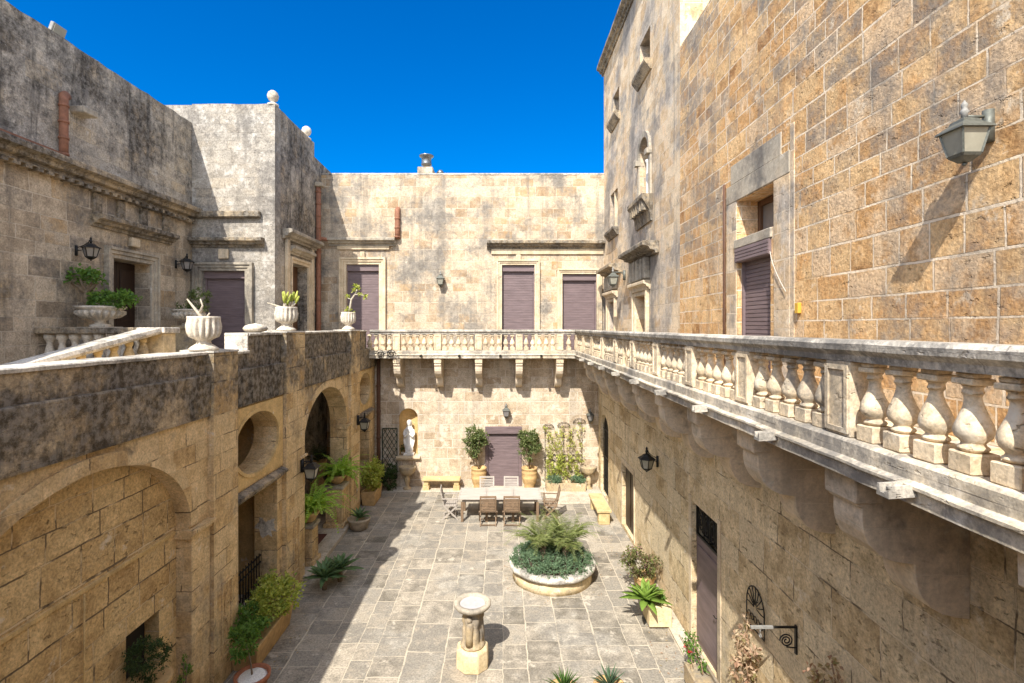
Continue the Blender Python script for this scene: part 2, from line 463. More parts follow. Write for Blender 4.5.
S_INFILL = stone('infill_stone', [(0.40, 0.255, 0.11), (0.55, 0.385, 0.185), (0.64, 0.475, 0.25), (0.48, 0.325, 0.15)], 0.60, 0.38, (0.68, 0.53, 0.33), 0.012, 0.9,
                 edge=1.0, pale=0.22, pale_col=(0.70, 0.61, 0.47), pits=0.8, gap=0.75, bstr=1.0, bdist=0.04, warp=0.012, fine=0.5)
S_PLASTER = stone('arcade_plaster', [(0.54, 0.375, 0.165), (0.62, 0.45, 0.22)], blocks=False, streak=0.25, pale=0.14, pits=0.25, fine=0.3, bstr=0.4)
S_PARA = stone('parapet_stone', [(0.42, 0.315, 0.19), (0.52, 0.415, 0.275), (0.50, 0.36, 0.17)], 0.9, 0.7, (0.42, 0.34, 0.24), 0.008, 0.4,
               lichen=0.56, lich_col=(0.022, 0.019, 0.016), lich_scale=2.0, streak=1.0, streak_z=0.55, pale=0.25, pale_col=(0.50, 0.44, 0.35), pits=0.6, bstr=1.0, seed=0.4, fine=0.5)
S_COPE = stone('coping_stone', [(0.56, 0.52, 0.45), (0.68, 0.63, 0.55)], 0.9, 0.6, (0.5, 0.46, 0.4), 0.01, 0.5, lichen=0.28, lich_col=(0.12, 0.11, 0.10), lich_scale=5.0, pale=0.6, pits=0.5, bstr=0.7)
S_RUP = stone('right_stone', [(0.36, 0.185, 0.075), (0.56, 0.34, 0.155), (0.68, 0.46, 0.24), (0.53, 0.295, 0.12), (0.66, 0.47, 0.285), (0.52, 0.37, 0.23)], 0.42, 0.275, (0.80, 0.66, 0.49), 0.013, 1.0,
              patch=(0.56, 0.46, 0.35), patch_t=0.62, pale=0.26, pale_col=(0.74, 0.62, 0.46), pits=0.6, odd=0.34, odd_col=(0.25, 0.22, 0.185), oddmask=(7.8, 9.3), streak=0.35, streak_z=0.3,
              bstr=1.0, bdist=0.04, warp=0.007, lichen=0.0, zdark=(9.0, 12.4, 0.10), lich_col=(0.19, 0.17, 0.15), fine=0.5, edge=0.7)
S_TOWER = stone('tower_stone', [(0.46, 0.315, 0.18), (0.60, 0.445, 0.28), (0.67, 0.54, 0.38), (0.52, 0.33, 0.17)], 0.46, 0.31, (0.72, 0.61, 0.47), 0.011, 0.6,
                patch=(0.44, 0.40, 0.36), patch_t=0.46, lichen=0.12, lich_col=(0.17, 0.155, 0.14), streak=0.6, pale=0.3, pale_col=(0.74, 0.65, 0.52), pits=0.6, odd=0.14, odd_col=(0.28, 0.25, 0.215), bstr=0.9, warp=0.007)
S_RLO = stone('right_low_stone', [(0.44, 0.32, 0.175), (0.61, 0.48, 0.295), (0.69, 0.57, 0.38), (0.53, 0.42, 0.27)], 0.80, 0.40, (0.72, 0.60, 0.42), 0.010, 0.85,
              patch=(0.46, 0.395, 0.30), patch_t=0.56, pale=0.30, pale_col=(0.74, 0.65, 0.50), pits=1.0, gap=0.5, streak=0.25, bstr=1.0, bdist=0.035, warp=0.010, fine=0.5, edge=0.7)
S_TRIM = stone('trim_stone', [(0.52, 0.41, 0.26), (0.60, 0.49, 0.34), (0.56, 0.47, 0.36)], blocks=False, lichen=0.02, streak=0.3, pale=0.3, pits=0.3, fine=0.25, bstr=0.35)
S_TRIMGREY = stone('grey_trim_stone', [(0.34, 0.295, 0.23), (0.45, 0.395, 0.31), (0.42, 0.325, 0.215)], blocks=False, lichen=0.20, lich_col=(0.12, 0.11, 0.10), streak=0.5, pale=0.3, pits=0.3, fine=0.25, bstr=0.4)
S_CORN = stone('cornice_stone', [(0.34, 0.265, 0.175), (0.48, 0.385, 0.26)], blocks=False, lichen=0.44, lich_col=(0.035, 0.031, 0.027), lich_scale=3.5, streak=0.8, pits=0.5, bstr=0.8, fine=0.5)
S_BAL = stone('balcony_stone', [(0.52, 0.40, 0.255), (0.66, 0.535, 0.37), (0.62, 0.515, 0.38)], blocks=False, lichen=0.10, lich_col=(0.20, 0.18, 0.155), lich_scale=5.0, streak=0.4, pale=0.4, pale_col=(0.74, 0.66, 0.53), pits=0.9, fine=0.4, bstr=0.9)
S_RAIL = stone('rail_stone', [(0.52, 0.47, 0.39), (0.62, 0.57, 0.49)], 0.95, 2.0, (0.3, 0.27, 0.24), 0.006, 0.6, lichen=0.33, lich_col=(0.13, 0.125, 0.12), lich_scale=6.0, streak=0.4, pale=0.5, pits=0.5, bstr=0.7)
S_SLAB = stone('slab_stone', [(0.54, 0.46, 0.34), (0.64, 0.57, 0.46), (0.58, 0.46, 0.30)], 1.2, 2.0, (0.4, 0.35, 0.3), 0.006, 0.5, lichen=0.26, lich_col=(0.17, 0.16, 0.15), lich_scale=4.0, streak=0.5, pale=0.5, pits=0.6, bstr=0.7)
S_BRK = stone('bracket_stone', [(0.58, 0.465, 0.335), (0.67, 0.56, 0.425), (0.62, 0.49, 0.335)], 2.6, 0.43, (0.70, 0.60, 0.46), 0.008, 0.9, lichen=0.04, lich_col=(0.2, 0.17, 0.14), streak=0.3, pale=0.35, pits=0.3, fine=0.22, bstr=0.5)
S_PAVE = stone('courtyard_flags', [(0.18, 0.16, 0.128), (0.265, 0.235, 0.19), (0.365, 0.32, 0.255), (0.235, 0.215, 0.182), (0.31, 0.265, 0.205)], 0.54, 0.58, (0.52, 0.455, 0.355), 0.015, 0.8,
               patch=(0.38, 0.35, 0.295), patch_t=0.50, lichen=0.08, lich_col=(0.15, 0.14, 0.125), lich_scale=2.6, pale=0.32, pale_col=(0.52, 0.465, 0.38), pits=0.4, flat=True, bstr=0.7, warp=0.014, fine=0.6)
S_PAVE2 = stone('edge_flags', [(0.40, 0.35, 0.275), (0.48, 0.425, 0.345), (0.44, 0.40, 0.34)], 0.9, 0.7, (0.58, 0.51, 0.40), 0.015, 0.8, pale=0.4, pale_col=(0.58, 0.52, 0.43), pits=0.4, flat=True, bstr=0.6, fine=0.5)
S_LIME = stone('limestone', [(0.56, 0.43, 0.24), (0.64, 0.51, 0.31), (0.60, 0.50, 0.36)], blocks=False, lichen=0.02, pale=0.2, pits=0.6, fine=0.3, bstr=0.5)
S_OLD = stone('old_limestone', [(0.36, 0.26, 0.14), (0.48, 0.37, 0.22), (0.42, 0.34, 0.25)], blocks=False, lichen=0.24, lich_col=(0.16, 0.14, 0.12), streak=0.2, pale=0.3, pits=0.7, bstr=0.7)
S_URN = stone('urn_stone', [(0.54, 0.47, 0.37), (0.66, 0.60, 0.51)], blocks=False, lichen=0.16, lich_col=(0.16, 0.15, 0.14), lich_scale=5.0, streak=0.3, pale=0.6, pits=0.4, bstr=0.4)
S_WHITE = stone('white_marble', [(0.68, 0.66, 0.62), (0.76, 0.75, 0.72)], blocks=False, pits=0.1, fine=0.12, bstr=0.1)
SHUT = simple('purple_shutter', (0.165, 0.122, 0.125), 0.5, 0.22, 2.0, stretch=(1, 1, 6), obj=False)
DARKW = simple('dark_wood', (0.026, 0.013, 0.008), 0.45, 0.3, 6.0, stretch=(4, 4, 0.4), obj=False)
BROWNW = simple('brown_wood', (0.11, 0.055, 0.028), 0.5, 0.25, 6.0, stretch=(4, 4, 0.4), obj=False)
BLACK = simple('painted_shade', (0.02, 0.017, 0.014), 0.9, 0.1, obj=False)  # near-black sheets: shade inside the openings put into the colour
IRON = simple('black_iron', (0.018, 0.017, 0.016), 0.5, 0.3, 40.0, 0.4, 0.4)
VERD = simple('grey_green_metal', (0.115, 0.12, 0.105), 0.55, 0.25, 25.0, 0.35, 0.4)
STEEL = simple('flue_steel', (0.20, 0.21, 0.215), 0.35, 0.15, 20.0, 0.8, 0.5)
TERRA = simple('terracotta_pipe', (0.25, 0.115, 0.07), 0.8, 0.25, 9.0, obj=False)
BROWNP = simple('brown_pipe', (0.10, 0.05, 0.03), 0.6, 0.2, 9.0, obj=False)
GREYP = simple('grey_lead', (0.25, 0.245, 0.23), 0.6, 0.15, 20.0)
POTC = simple('pot_clay', (0.50, 0.33, 0.15), 0.85, 0.2, 9.0, dark=(0.30, 0.20, 0.10), dark_amt=0.5)
POTG = simple('pot_greyed', (0.44, 0.36, 0.26), 0.9, 0.2, 9.0, dark=(0.22, 0.18, 0.13), dark_amt=0.6)
POTR = simple('pot_red', (0.36, 0.14, 0.075), 0.85, 0.2, 9.0)
SOIL = simple('soil', (0.07, 0.05, 0.035), 0.95, 0.4, 30.0)
PEBBLE = simple('white_pebbles', (0.72, 0.70, 0.66), 0.8, 0.3, 60.0, bstr=1.0)
TEAK = simple('weathered_teak', (0.20, 0.135, 0.085), 0.7, 0.25, 7.0, stretch=(1, 5, 1))
TEAKPALE = simple('bleached_teak', (0.43, 0.39, 0.345), 0.75, 0.18, 5.0, stretch=(0.6, 7, 1), dark=(0.33, 0.29, 0.25), dark_amt=0.6)
TEAKGREY = simple('greyed_teak', (0.36, 0.32, 0.28), 0.75, 0.2, 7.0, stretch=(1, 5, 1))
BARK = simple('bark', (0.20, 0.15, 0.10), 0.9, 0.3, 18.0, bstr=0.6)
PALEBARK = simple('pale_stem', (0.42, 0.37, 0.29), 0.85, 0.25, 18.0, bstr=0.5)
DRYST = simple('dry_stem', (0.28, 0.19, 0.12), 0.9, 0.3, 18.0)
MATRED = simple('doormat_red', (0.10, 0.04, 0.03), 0.95, 0.3, 60.0)
WHITECAB = simple('white_cable', (0.52, 0.48, 0.42), 0.5, 0.05)
YELL = simple('yellow_plate', (0.55, 0.33, 0.05), 0.5, 0.05)
L_GREEN = leafmat('leaf_green', [(0.064, 0.128, 0.03), (0.116, 0.213, 0.043), (0.181, 0.288, 0.064)])
L_DARK = leafmat('leaf_dark', [(0.024, 0.046, 0.016), (0.047, 0.081, 0.024), (0.074, 0.115, 0.035)], 0.2)
L_YEL = leafmat('leaf_yellow', [(0.252, 0.293, 0.053), (0.42, 0.44, 0.094), (0.55, 0.55, 0.147), (0.147, 0.231, 0.041)])
L_OLIVE = leafmat('leaf_olive', [(0.078, 0.113, 0.044), (0.147, 0.182, 0.069), (0.224, 0.25, 0.103)])
L_GREY = leafmat('leaf_greygreen', [(0.077, 0.133, 0.077), (0.119, 0.189, 0.105), (0.168, 0.238, 0.133)], 0.2)
L_PALM = leafmat('leaf_palm', [(0.16, 0.206, 0.066), (0.244, 0.281, 0.104), (0.338, 0.356, 0.15)], 0.3)
L_AGAVE = leafmat('leaf_agave', [(0.196, 0.308, 0.056), (0.28, 0.392, 0.077)], 0.25, 0.4)
L_AGBLUE = leafmat('leaf_agave_blue', [(0.13, 0.22, 0.09), (0.19, 0.29, 0.13)], 0.15, 0.4)
L_FERN = leafmat('leaf_fern', [(0.21, 0.364, 0.051), (0.336, 0.504, 0.084), (0.448, 0.55, 0.126)], 0.4)
L_DRY = leafmat('leaf_dry', [(0.30, 0.17, 0.12), (0.42, 0.28, 0.20), (0.50, 0.38, 0.26), (0.16, 0.14, 0.05)], 0.3)
L_RED = leafmat('petal_red', [(0.45, 0.02, 0.03), (0.60, 0.05, 0.06)], 0.2)
L_PURP = leafmat('leaf_purplish', [(0.13, 0.078, 0.065), (0.104, 0.13, 0.039), (0.182, 0.195, 0.065), (0.208, 0.104, 0.091)], 0.25)

def glassmat(name, col, rough=0.25):
    m, g = newmat(name)
    nz = g.noise(g.n('TexCoord').outputs['Object'], 9.0, 4.0).outputs[0]
    c = g.mix(nz, tuple(x * 0.7 for x in col), tuple(min(1, x * 1.2) for x in col))
    finish(g, c, rough, spec=0.6)
    return m
GLASSPALE = glassmat('dusty_glass', (0.30, 0.29, 0.235), 0.3)
GLASSDARK = glassmat('grey_glass', (0.20, 0.19, 0.185), 0.2)
WATER = glassmat('basin_water', (0.46, 0.44, 0.44), 0.12)

# ------------------------------------------------------------------ ground
b = MB(); b.box(-600, 600, -600, 600, -1.0, -0.02)
tag(b.build('ground', S_PAVE2), kind='structure')
b = MB(); b.add([(-9.0, -1.2, 0), (3.8, -1.2, 0), (3.8, 19.95, 0), (-9.0, 19.95, 0)], [(0, 1, 2, 3)])
tag(b.build('courtyard_paving', S_PAVE), kind='structure')
b = MB()
b.prism([(0.02, 0.0), (0.30, 0.0), (0.30, 0.05), (0.02, 0.055)], -1.0, 14.2, RLO, nseg=30)
tag(b.build('kerb', S_PAVE2, rough=0.012), kind='structure')
b = MB()
b.box(1.55, 3.68, 17.9, 19.82, 0.0, 0.045)
b.box(-4.7, 1.545, 19.2, 19.82, 0.0, 0.03)
tag(b.build('path', S_PAVE2, rough=0.008, bevel=0.01), kind='structure')

# ------------------------------------------------------------------ openings, frames, cornices
def steps(mb, fn, u0, u1, z0, z1, spec):
    """stepped architrave round an opening: spec = [(width, out)] from the inside outwards"""
    a0, a1, top = u0, u1, z1
    for w, o in spec:
        mb.box(a0 - w, a0 - 0.001, -0.02, o, z0, top, fn)
        mb.box(a1 + 0.001, a1 + w, -0.02, o, z0, top, fn)
        mb.box(a0 - w, a1 + w, -0.02, o, top + 0.001, top + w, fn)
        a0 -= w; a1 += w; top += w
def slats(mb, fn, u0, u1, z0, z1, w, pitch=0.065, depth=0.012):
    """a roller shutter: one zig-zag sheet with its back"""
    n = max(2, int((z1 - z0) / pitch)); pr = []
    for k in range(n):
        a = z0 + (z1 - z0) * k / n; c = z0 + (z1 - z0) * (k + 1) / n
        pr += [(w, a), (w + depth, a + (c - a) * 0.12), (w + depth * 0.75, a + (c - a) * 0.9)]
    pr += [(w, z1), (w - 0.03, z1), (w - 0.03, z0)]
    mb.prism(pr, u0, u1, fn)
def shutter_door(par, fn, u0, u1, z0, z1, rec, mat=None, frame_spec=None, frame_mat=None, box=0.0, rails=True):
    b = MB(); slats(b, fn, u0 + 0.055, u1 - 0.055, z0, z1 - box - 0.002, -rec)
    d = b.build('door', mat or SHUT, par, normals=True)
    b = MB()
    for a, c in ((u0, u0 + 0.05), (u1 - 0.05, u1)): b.box(a + 0.002, c, -rec - 0.03, -rec + 0.05, z0, z1 - box - 0.002, fn)
    if box: b.box(u0 + 0.002, u1 - 0.002, -rec - 0.03, -rec + 0.12, z1 - box, z1 - 0.002, fn)
    b.build('shutter_guide', mat or SHUT, d)
    if frame_spec:
        b = MB(); steps(b, fn, u0, u1, z0, z1, frame_spec)
        b.build('frame', frame_mat or S_TRIM, d, rough=0.006, bevel=0.006)
    return d
def cornice(par, fn, u0, u1, zb, zt, out, mat=None, name='cornice', rough=0.012, ends=0.0):
    h = zt - zb
    pr = [(-0.01, zb), (out * 0.22, zb), (out * 0.25, zb + h * 0.22), (out * 0.55, zb + h * 0.30), (out * 0.62, zb + h * 0.5), (out * 0.92, zb + h * 0.62), (out, zb + h * 0.64), (out, zb + h * 0.9), (out * 0.96, zt), (-0.01, zt)]
    b = MB(); b.prism(pr, u0, u1, fn, nseg=max(2, int((u1 - u0) / 0.35)))
    return b.build(name, mat or S_CORN, par, rough=rough, freq=2.2)

# ================================================================== LEFT: arcade with the terrace parapet
arcade = thing('arcade', 'ochre stone arcade with arches, oval openings and black-stained parapet, in shade', 'arcade', (XL, 9, 0))
A1 = arch(4.3, 8.1, 0.0, 3.04, 4.44)
E2 = ell(10.33, 3.89, 0.92, 0.60)
O2 = rect(9.5, 11.27, 0.02, 2.86)
A3 = arch(12.66, 16.2, 0.02, 3.16, 4.5)
E4 = ell(18.32, 4.0, 0.78, 0.56)
O4 = rect(17.6, 19.05, 0.02, 2.95)
b = MB(); b.wall([(-1.0, 0), (-1.0, 4.7), (19.84, 4.7), (19.84, 0)], [A1, E2, O2, A3, E4, O4], 0.5, ARC)
b.build('wall', S_ARC, arcade)
b = MB(); b.wall(arch(4.29, 8.11, 0.0, 3.04, 4.45), [rect(7.02, 7.7, 0.75, 1.95)], 0.22, lambda u, w, z: (XL - 0.2 + w, u, z))
infill = b.build('blind_arch_wall', S_INFILL, arcade)
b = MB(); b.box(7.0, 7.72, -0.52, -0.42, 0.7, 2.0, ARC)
b.build('recess_shade', BLACK, infill)  # black panel paints the shade inside the small opening
b = MB(); b.prism([(-0.21, 2.94), (-0.17, 2.945), (-0.17, 2.99), (-0.21, 3.0)], 4.35, 8.08, ARC, nseg=16)
b.tube([ARC(6.28, -0.17, z) for z in (0, 1, 2, 2.93)], 0.012, 6)
b.build('mortar_string', S_PLASTER, infill, rough=0.008)
# smooth plaster panels round the ovals
for c, zc, a, bb, u0, u1, zlo in ((10.33, 3.89, 0.92, 0.60, 9.44, 11.5, 3.12), (18.32, 4.0, 0.78, 0.56, 17.5, 19.3, 3.25)):
    b = MB(); b.wall(rect(u0, u1, zlo, 4.66), [ell(c, zc, a + 0.003, bb + 0.003)], 0.03, lambda u, w, z: (XL + 0.028 + w, u, z))
    o = b.build('oval_panel', S_PLASTER, arcade)
    b = MB()
    n = 40
    for k in range(n):
        pass
    prof = [(0.0, 0.0), (0.05, 0.0), (0.05, 0.02), (0.0, 0.02)]
    vs = []; fs = []
    for k in range(n):
        t = 2 * PI * k / n
        for r, w in ((0.006, 0.029), (0.006, 0.05), (0.07, 0.05), (0.07, 0.029)):
            vs.append(ARC(c + (a + r) * math.cos(t), w, zc + (bb + r) * math.sin(t)))
    for k in range(n):
        for i in range(4):
            fs.append((k * 4 + i, k * 4 + (i + 1) % 4, ((k + 1) % n) * 4 + (i + 1) % 4, ((k + 1) % n) * 4 + i))
    b.add(vs, fs); b.build('oval_moulding', S_PLASTER, o)
# parapet: thick stained band, thinner upper course, pale top
b = MB()
for u0, u1 in ((-1.0, 8.62), (9.42, 11.52), (12.58, 16.42), (17.42, 19.8)):
    b.prism([(-0.48, 4.70), (0.05, 4.70), (0.055, 5.38), (0.045, 5.40), (-0.48, 5.40)], u0, u1, ARC, nseg=int((u1 - u0) / 0.3))
b.build('parapet_band', S_PARA, arcade, rough=0.014, freq=2.5)
b = MB()
for u0, u1, zt in ((-1.0, 8.62, 5.73), (9.42, 10.05, 5.69), (10.05, 11.52, 6.03), (12.58, 16.42, 6.03), (17.42, 18.72, 6.03)):
    b.prism([(-0.46, 5.40), (-0.03, 5.40), (-0.03, zt), (-0.46, zt)], u0 + 0.001, u1, ARC, nseg=max(2, int((u1 - u0) / 0.3)))
b.build('parapet_wall', S_PARA, arcade, rough=0.012, freq=2.5)
b = MB()
for u0, u1, zt in ((-1.0, 8.62, 5.73), (9.42, 10.04, 5.69), (10.05, 11.52, 6.03), (12.58, 16.42, 6.03), (17.42, 18.72, 6.03)):
    b.prism([(-0.49, zt + 0.001), (0.0, zt + 0.001), (0.005, zt + 0.04), (-0.01, zt + 0.055), (-0.49, zt + 0.055)], u0, u1, ARC, nseg=max(2, int((u1 - u0) / 0.25)))
b.build('coping', S_COPE, arcade, rough=0.012, freq=3.5)
# the near end of the raised parapet is a whitish block
b = MB(); b.box(10.0, 10.049, -0.47, -0.02, 5.75, 6.08, ARC); b.build('end_block', S_COPE, arcade, rough=0.01)
# piers
for u0, u1, zt in ((2.9, 3.9, 5.76), (8.62, 9.42, 5.76), (11.52, 12.58, 6.07), (16.42, 17.42, 6.07)):
    b = MB(); b.prism([(-0.45, 4.7), (-0.01, 4.7), (-0.01, 0.0), (0.10, 0.0), (0.10, zt), (-0.45, zt)], u0, u1, ARC, nseg=3)
    p = b.build('pier', S_ARC, arcade, rough=0.012, freq=2.0)
    b = MB(); b.prism([(-0.47, zt + .001), (0.115, zt + .001), (0.11, zt + 0.03), (-0.47, zt + 0.05)], u0 - 0.01, u1 + 0.01, ARC, nseg=3)
    b.build('pier_cap', S_COPE, p, rough=0.01, freq=4)
    # carved panel
    uc = (u0 + u1) / 2
    b = MB()
    for a0, a1, c0, c1 in ((uc - .17, uc - .13, .45, 1.75), (uc + .13, uc + .17, .45, 1.75), (uc - .129, uc + .129, .45, .49), (uc - .129, uc + .129, 1.71, 1.75)):
        b.box(a0, a1, 0.09, 0.122, c0, c1, ARC)
    pts = [ARC(uc + 0.06 * math.sin(t * 2.2 * PI), 0.105, 0.52 + 1.15 * t) for t in [k / 40 for k in range(41)]]
    b.tube(pts, 0.016, 6)
    for k in range(5):
        zc = 0.65 + 0.22 * k; sg = 1 if k % 2 else -1
        b.tube([ARC(uc + sg * (0.02 + 0.05 * math.cos(t)), 0.105, zc + 0.05 * math.sin(t)) for t in [q * 0.5 for q in range(11)]], 0.013, 6)
    b.build('carved_panel', S_ARC, p)
# impost strips
for u0, u1, zt, wo in ((8.1, 8.6, 3.0, 0.05), (12.3, 12.64, 3.08, 0.045), (16.22, 16.5, 3.12, 0.045)):
    b = MB(); b.box(u0 + 0.003, u1, -0.3, wo, 0.0, zt - 0.14, ARC)
    q = b.build('impost_pilaster', S_ARC, arcade, rough=0.008, bevel=0.01)
    b = MB(); b.prism([(-0.32, zt - .139), (wo + .02, zt - .139), (wo + .03, zt - .09), (wo + .10, zt - .05), (wo + .10, zt), (-0.32, zt)], u0 - 0.06, u1 + 0.015, ARC, nseg=3)
    b.build('impost_cap', S_ARC, q, rough=0.008)
# archivolt mouldings
for c, a, zs, hh in ((6.2, 1.9, 3.04, 1.4), (14.43, 1.77, 3.16, 1.34)):
    vs = []; fs = []; n = 36
    for k in range(n + 1):
        t = PI * k / n
        for r, w in ((0.0, 0.002), (0.0, 0.04), (0.19, 0.035), (0.19, 0.002)):
            vs.append(ARC(c + (a + r) * math.cos(t), w, zs + (hh + r) * math.sin(t)))
    for k in range(n):
        for i in range(4): fs.append((k * 4 + i, k * 4 + (i + 1) % 4, k * 4 + 4 + (i + 1) % 4, k * 4 + 4 + i))
    fs += [(0, 1, 2, 3), (n * 4 + 3, n * 4 + 2, n * 4 + 1, n * 4)]
    b = MB(); b.add(vs, fs); b.build('archivolt', S_ARC, arcade, rough=0.006)
# drip ledges over the doorways
for u0, u1, zc in ((9.43, 11.51, 2.97), (17.43, 19.3, 3.08)):
    b = MB(); b.prism([(0.0, zc - 0.10), (0.05, zc - 0.10), (0.07, zc - 0.04), (0.15, zc), (0.15, zc + 0.05), (0.0, zc + 0.11)], u0, u1, ARC, nseg=8)
    b.build('drip_ledge', S_CORN, arcade, rough=0.01)
# inside of the loggia
b = MB(); b.box(-8.5, -8.3, -1, 19.82, 0.0, 4.9); b.box(-8.299, XL - .5, 11.62, 11.9, 0.13, 4.69)
b.build('loggia_wall', S_PLASTER, arcade)
b = MB(); b.box(-9.58, XL - 0.46, -1, 19.82, 4.71, 5.0); b.build('terrace_slab', S_PLASTER, arcade)
b = MB(); b.box(-9.58, XL - 0.46, 10.3, 19.82, 5.001, 5.2); b.build('terrace_floor', S_PAVE2, arcade)
b = MB(); b.box(-8.299, XL - 0.502, -0.9, 19.8, 0.0, 0.12); b.box(XL - 0.501, XL + 0.26, 12.5, 16.3, 0.004, 0.124); b.build('loggia_floor', S_PAVE2, arcade, bevel=0.01)
# fallen plaster on the near jamb and an iron gate in the doorway
b = MB()
n = 24; vs = []
for k in range(n):
    t = 2 * PI * k / n; r = 1 + rng.uniform(-.3, .3)
    vs.append((XL - 0.25 + 0.22 * r * math.cos(t), 11.262, 1.85 + 0.24 * r * math.sin(t) - (0.12 if 3 < k < 8 else 0)))
b.add(vs + [(x, y + 0.006, z) for x, y, z in vs], [tuple(range(n)), tuple(range(2 * n - 1, n - 1, -1))] + [(k, (k + 1) % n, n + (k + 1) % n, n + k) for k in range(n)])
b.build('bare_patch', S_COPE, arcade)
b = MB()
for z in (0.25, 1.05, 1.2): b.bar(ARC(9.51, -0.35, z), ARC(11.25, -0.35, z), 0.025)
k = 9.56
while k < 11.25:
    b.bar(ARC(k, -0.35, 0.13), ARC(k, -0.35, 1.26), 0.016)
    b.tube([ARC(k + 0.05 + 0.035 * math.cos(t), -0.35, 0.62 + 0.07 * math.sin(t)) for t in [q * 2 * PI / 10 for q in range(11)]], 0.007, 5)
    k += 0.115
b.build('iron_gate', IRON, arcade)
b = MB(); b.tube([(-4.79, 19.72, z) for z in (0, 2, 4, 5.0)], 0.07, 10)
for z in (0.9, 1.9, 2.9, 3.9): b.tube([(-4.79, 19.72, z), (-4.79, 19.72, z + .08)], 0.085, 10)
b.build('drainpipe', BROWNP, arcade)

# ================================================================== LEFT: upper facade and projecting block
left = thing('palace_wing', 'grey weathered stone wing on the left with dark stained top, cornice and open doorway', 'building', (XF, 12, 5.2))
D1 = rect(12.57, 13.92, 5.21, 7.9)
b = MB(); b.wall([(-3, 0), (-3, 9.46), (YB, 9.46), (YB, 0)], [D1], 0.5, LFT); b.build('wall', S_LEFT, left)
b = MB(); b.wall([(-3, 9.44)] + jag(-3, YB, 12.5, 0.02)[0:] + [(YB, 9.44)], [], 0.6, lambda u, w, z: (XF - 0.002 + w, u, z)); b.build('upper_wall', S_LEFTTOP, left)
b = MB(); b.box(-17, XF - 0.61, -3, YB, 4, 12.2); b.build('rear_wall', S_LEFT, left)
cornice(left, LFT, -3, YB - 0.02, 9.46, 9.83, 0.36)
ol = [(-3, 9.455)]; u = -2.9
while u < 15.5:
    ol += [(u, 9.43), (u, 9.36), (u + 0.13, 9.36), (u + 0.13, 9.43)]; u += 0.25
ol += [(15.7, 9.43), (15.7, 9.455)]; ol[0:1] = [(-3, 9.455), (-3, 9.43)]
b = MB(); b.wall(ol, [], 0.199, lambda u, w, z: (XF + 0.2 + w, u, z))
b.build('dentil_course', S_CORN, left, rough=0.006)
cornice(left, LFT, 11.9, 14.75, 8.56, 8.84, 0.30, name='door_hood')
b = MB(); b.box(13.1, 13.4, 0.0, 0.12, 8.27, 8.5, LFT); b.build('keystone', S_TRIM, left, rough=0.01, bevel=0.02)
for u0, u1 in ((11.95, 12.2), (12.7, 12.95), (13.5, 13.78), (14.4, 14.7)):
    b = MB(); b.box(u0, u1, 0.0, 0.06, 8.86, 9.35, LFT)
    b.build('frieze_block', S_CORN, left, rough=0.008, bevel=0.01)
b = MB()
for u0, u1 in ((12.58, 13.24), (13.25, 13.91)):
    b.box(u0, u1, -0.45, -0.40, 5.21, 7.88, LFT)
    for z0, z1 in ((5.4, 6.2), (6.35, 7.7)): b.box(u0 + .1, u1 - .1, -0.399, -0.38, z0, z1, LFT)
d = b.build('door', DARKW, left, bevel=0.008)
b = MB(); steps(b, LFT, 12.57, 13.92, 5.21, 7.9, [(0.1, 0.05), (0.09, 0.09), (0.07, 0.13)]); b.build('frame', S_TRIMGREY, d, rough=0.006, bevel=0.006)
b = MB()
b.tube([(XF + .12, 11.05, z) for z in (9.85, 10.3, 10.75, 11.05)] + [(XF + .10, 11.07, 11.2), (XF + .02, 11.2, 11.28), (XF - .1, 11.4, 11.3)], 0.085, 10)
for z in (9.9, 10.25, 10.6, 10.95): b.tube([(XF + .12, 11.05, z), (XF + .12, 11.05, z + .05)], 0.1, 10)
b.prism([(0.10, 9.835), (0.2, 9.835), (0.2, 9.92), (0.10, 9.92)], -3, 11.0, LFT)
b.build('rain_pipe', TERRA, left)
b = MB(); b.box(11.35, 11.75, -0.02, 0.32, 10.97, 11.12, LFT); b.build('stone_spout', S_TRIMGREY, left, rough=0.015, bevel=0.02)

block = thing('palace_pavilion', 'whitish taller block projecting between left wing and rear wall, ball finial at its corner', 'building', (XS, YB, 5.2))
DB = (-9.28, -7.95, 5.21, 7.93)
b = MB(); b.wall([(XF + 0.001, 0), (XF + 0.001, 13.08)] + jag(XF + 0.01, XS, 13.08, 0.015)[1:] + [(XS, 0)], [rect(*DB)], 0.4, BLK); b.build('wall', S_BLOCK, block)
b = MB(); b.box(-15.0, XF - 0.001, YB + 0.002, YB + .4, 4.0, 13.05); b.box(-15, XS - 0.5, YB + 0.41, 19.1, 8.5, 12.9); b.build('rear_wall', S_BLOCK, block)
DS = (17.05, 18.45, 5.21, 8.35)
b = MB(); b.wall([(YB + 0.401, 0), (YB + .401, 13.07)] + jag(YB + .41, 19.1, 13.07, 0.015)[1:] + [(19.1, 12.55), (21.5, 12.5), (21.5, 0)], [rect(*DS)], 0.45, SID); b.build('side_wall', S_LEFTTOP, block)
b = MB(); b.box(XF + .02, -7.45, 0.0, 0.16, 9.56, 9.76, BLK); b.build('string_course', S_CORN, block, rough=0.012, bevel=0.03)
cornice(block, BLK, XF + .02, -7.36, 8.66, 8.93, 0.26, name='door_hood')
b = MB(); b.box(-8.75, -8.45, 0, 0.09, 8.3, 8.6, BLK); b.build('keystone', S_TRIM, block, rough=0.01, bevel=0.02)
shutter_door(block, BLK, *DB, 0.22, frame_spec=[(0.09, 0.05), (0.09, 0.09), (0.08, 0.13)], frame_mat=S_TRIMGREY, box=0.22)
cornice(block, SID, 16.35, 19.25, 9.05, 9.36, 0.32, name='side_hood', mat=S_TRIMGREY)
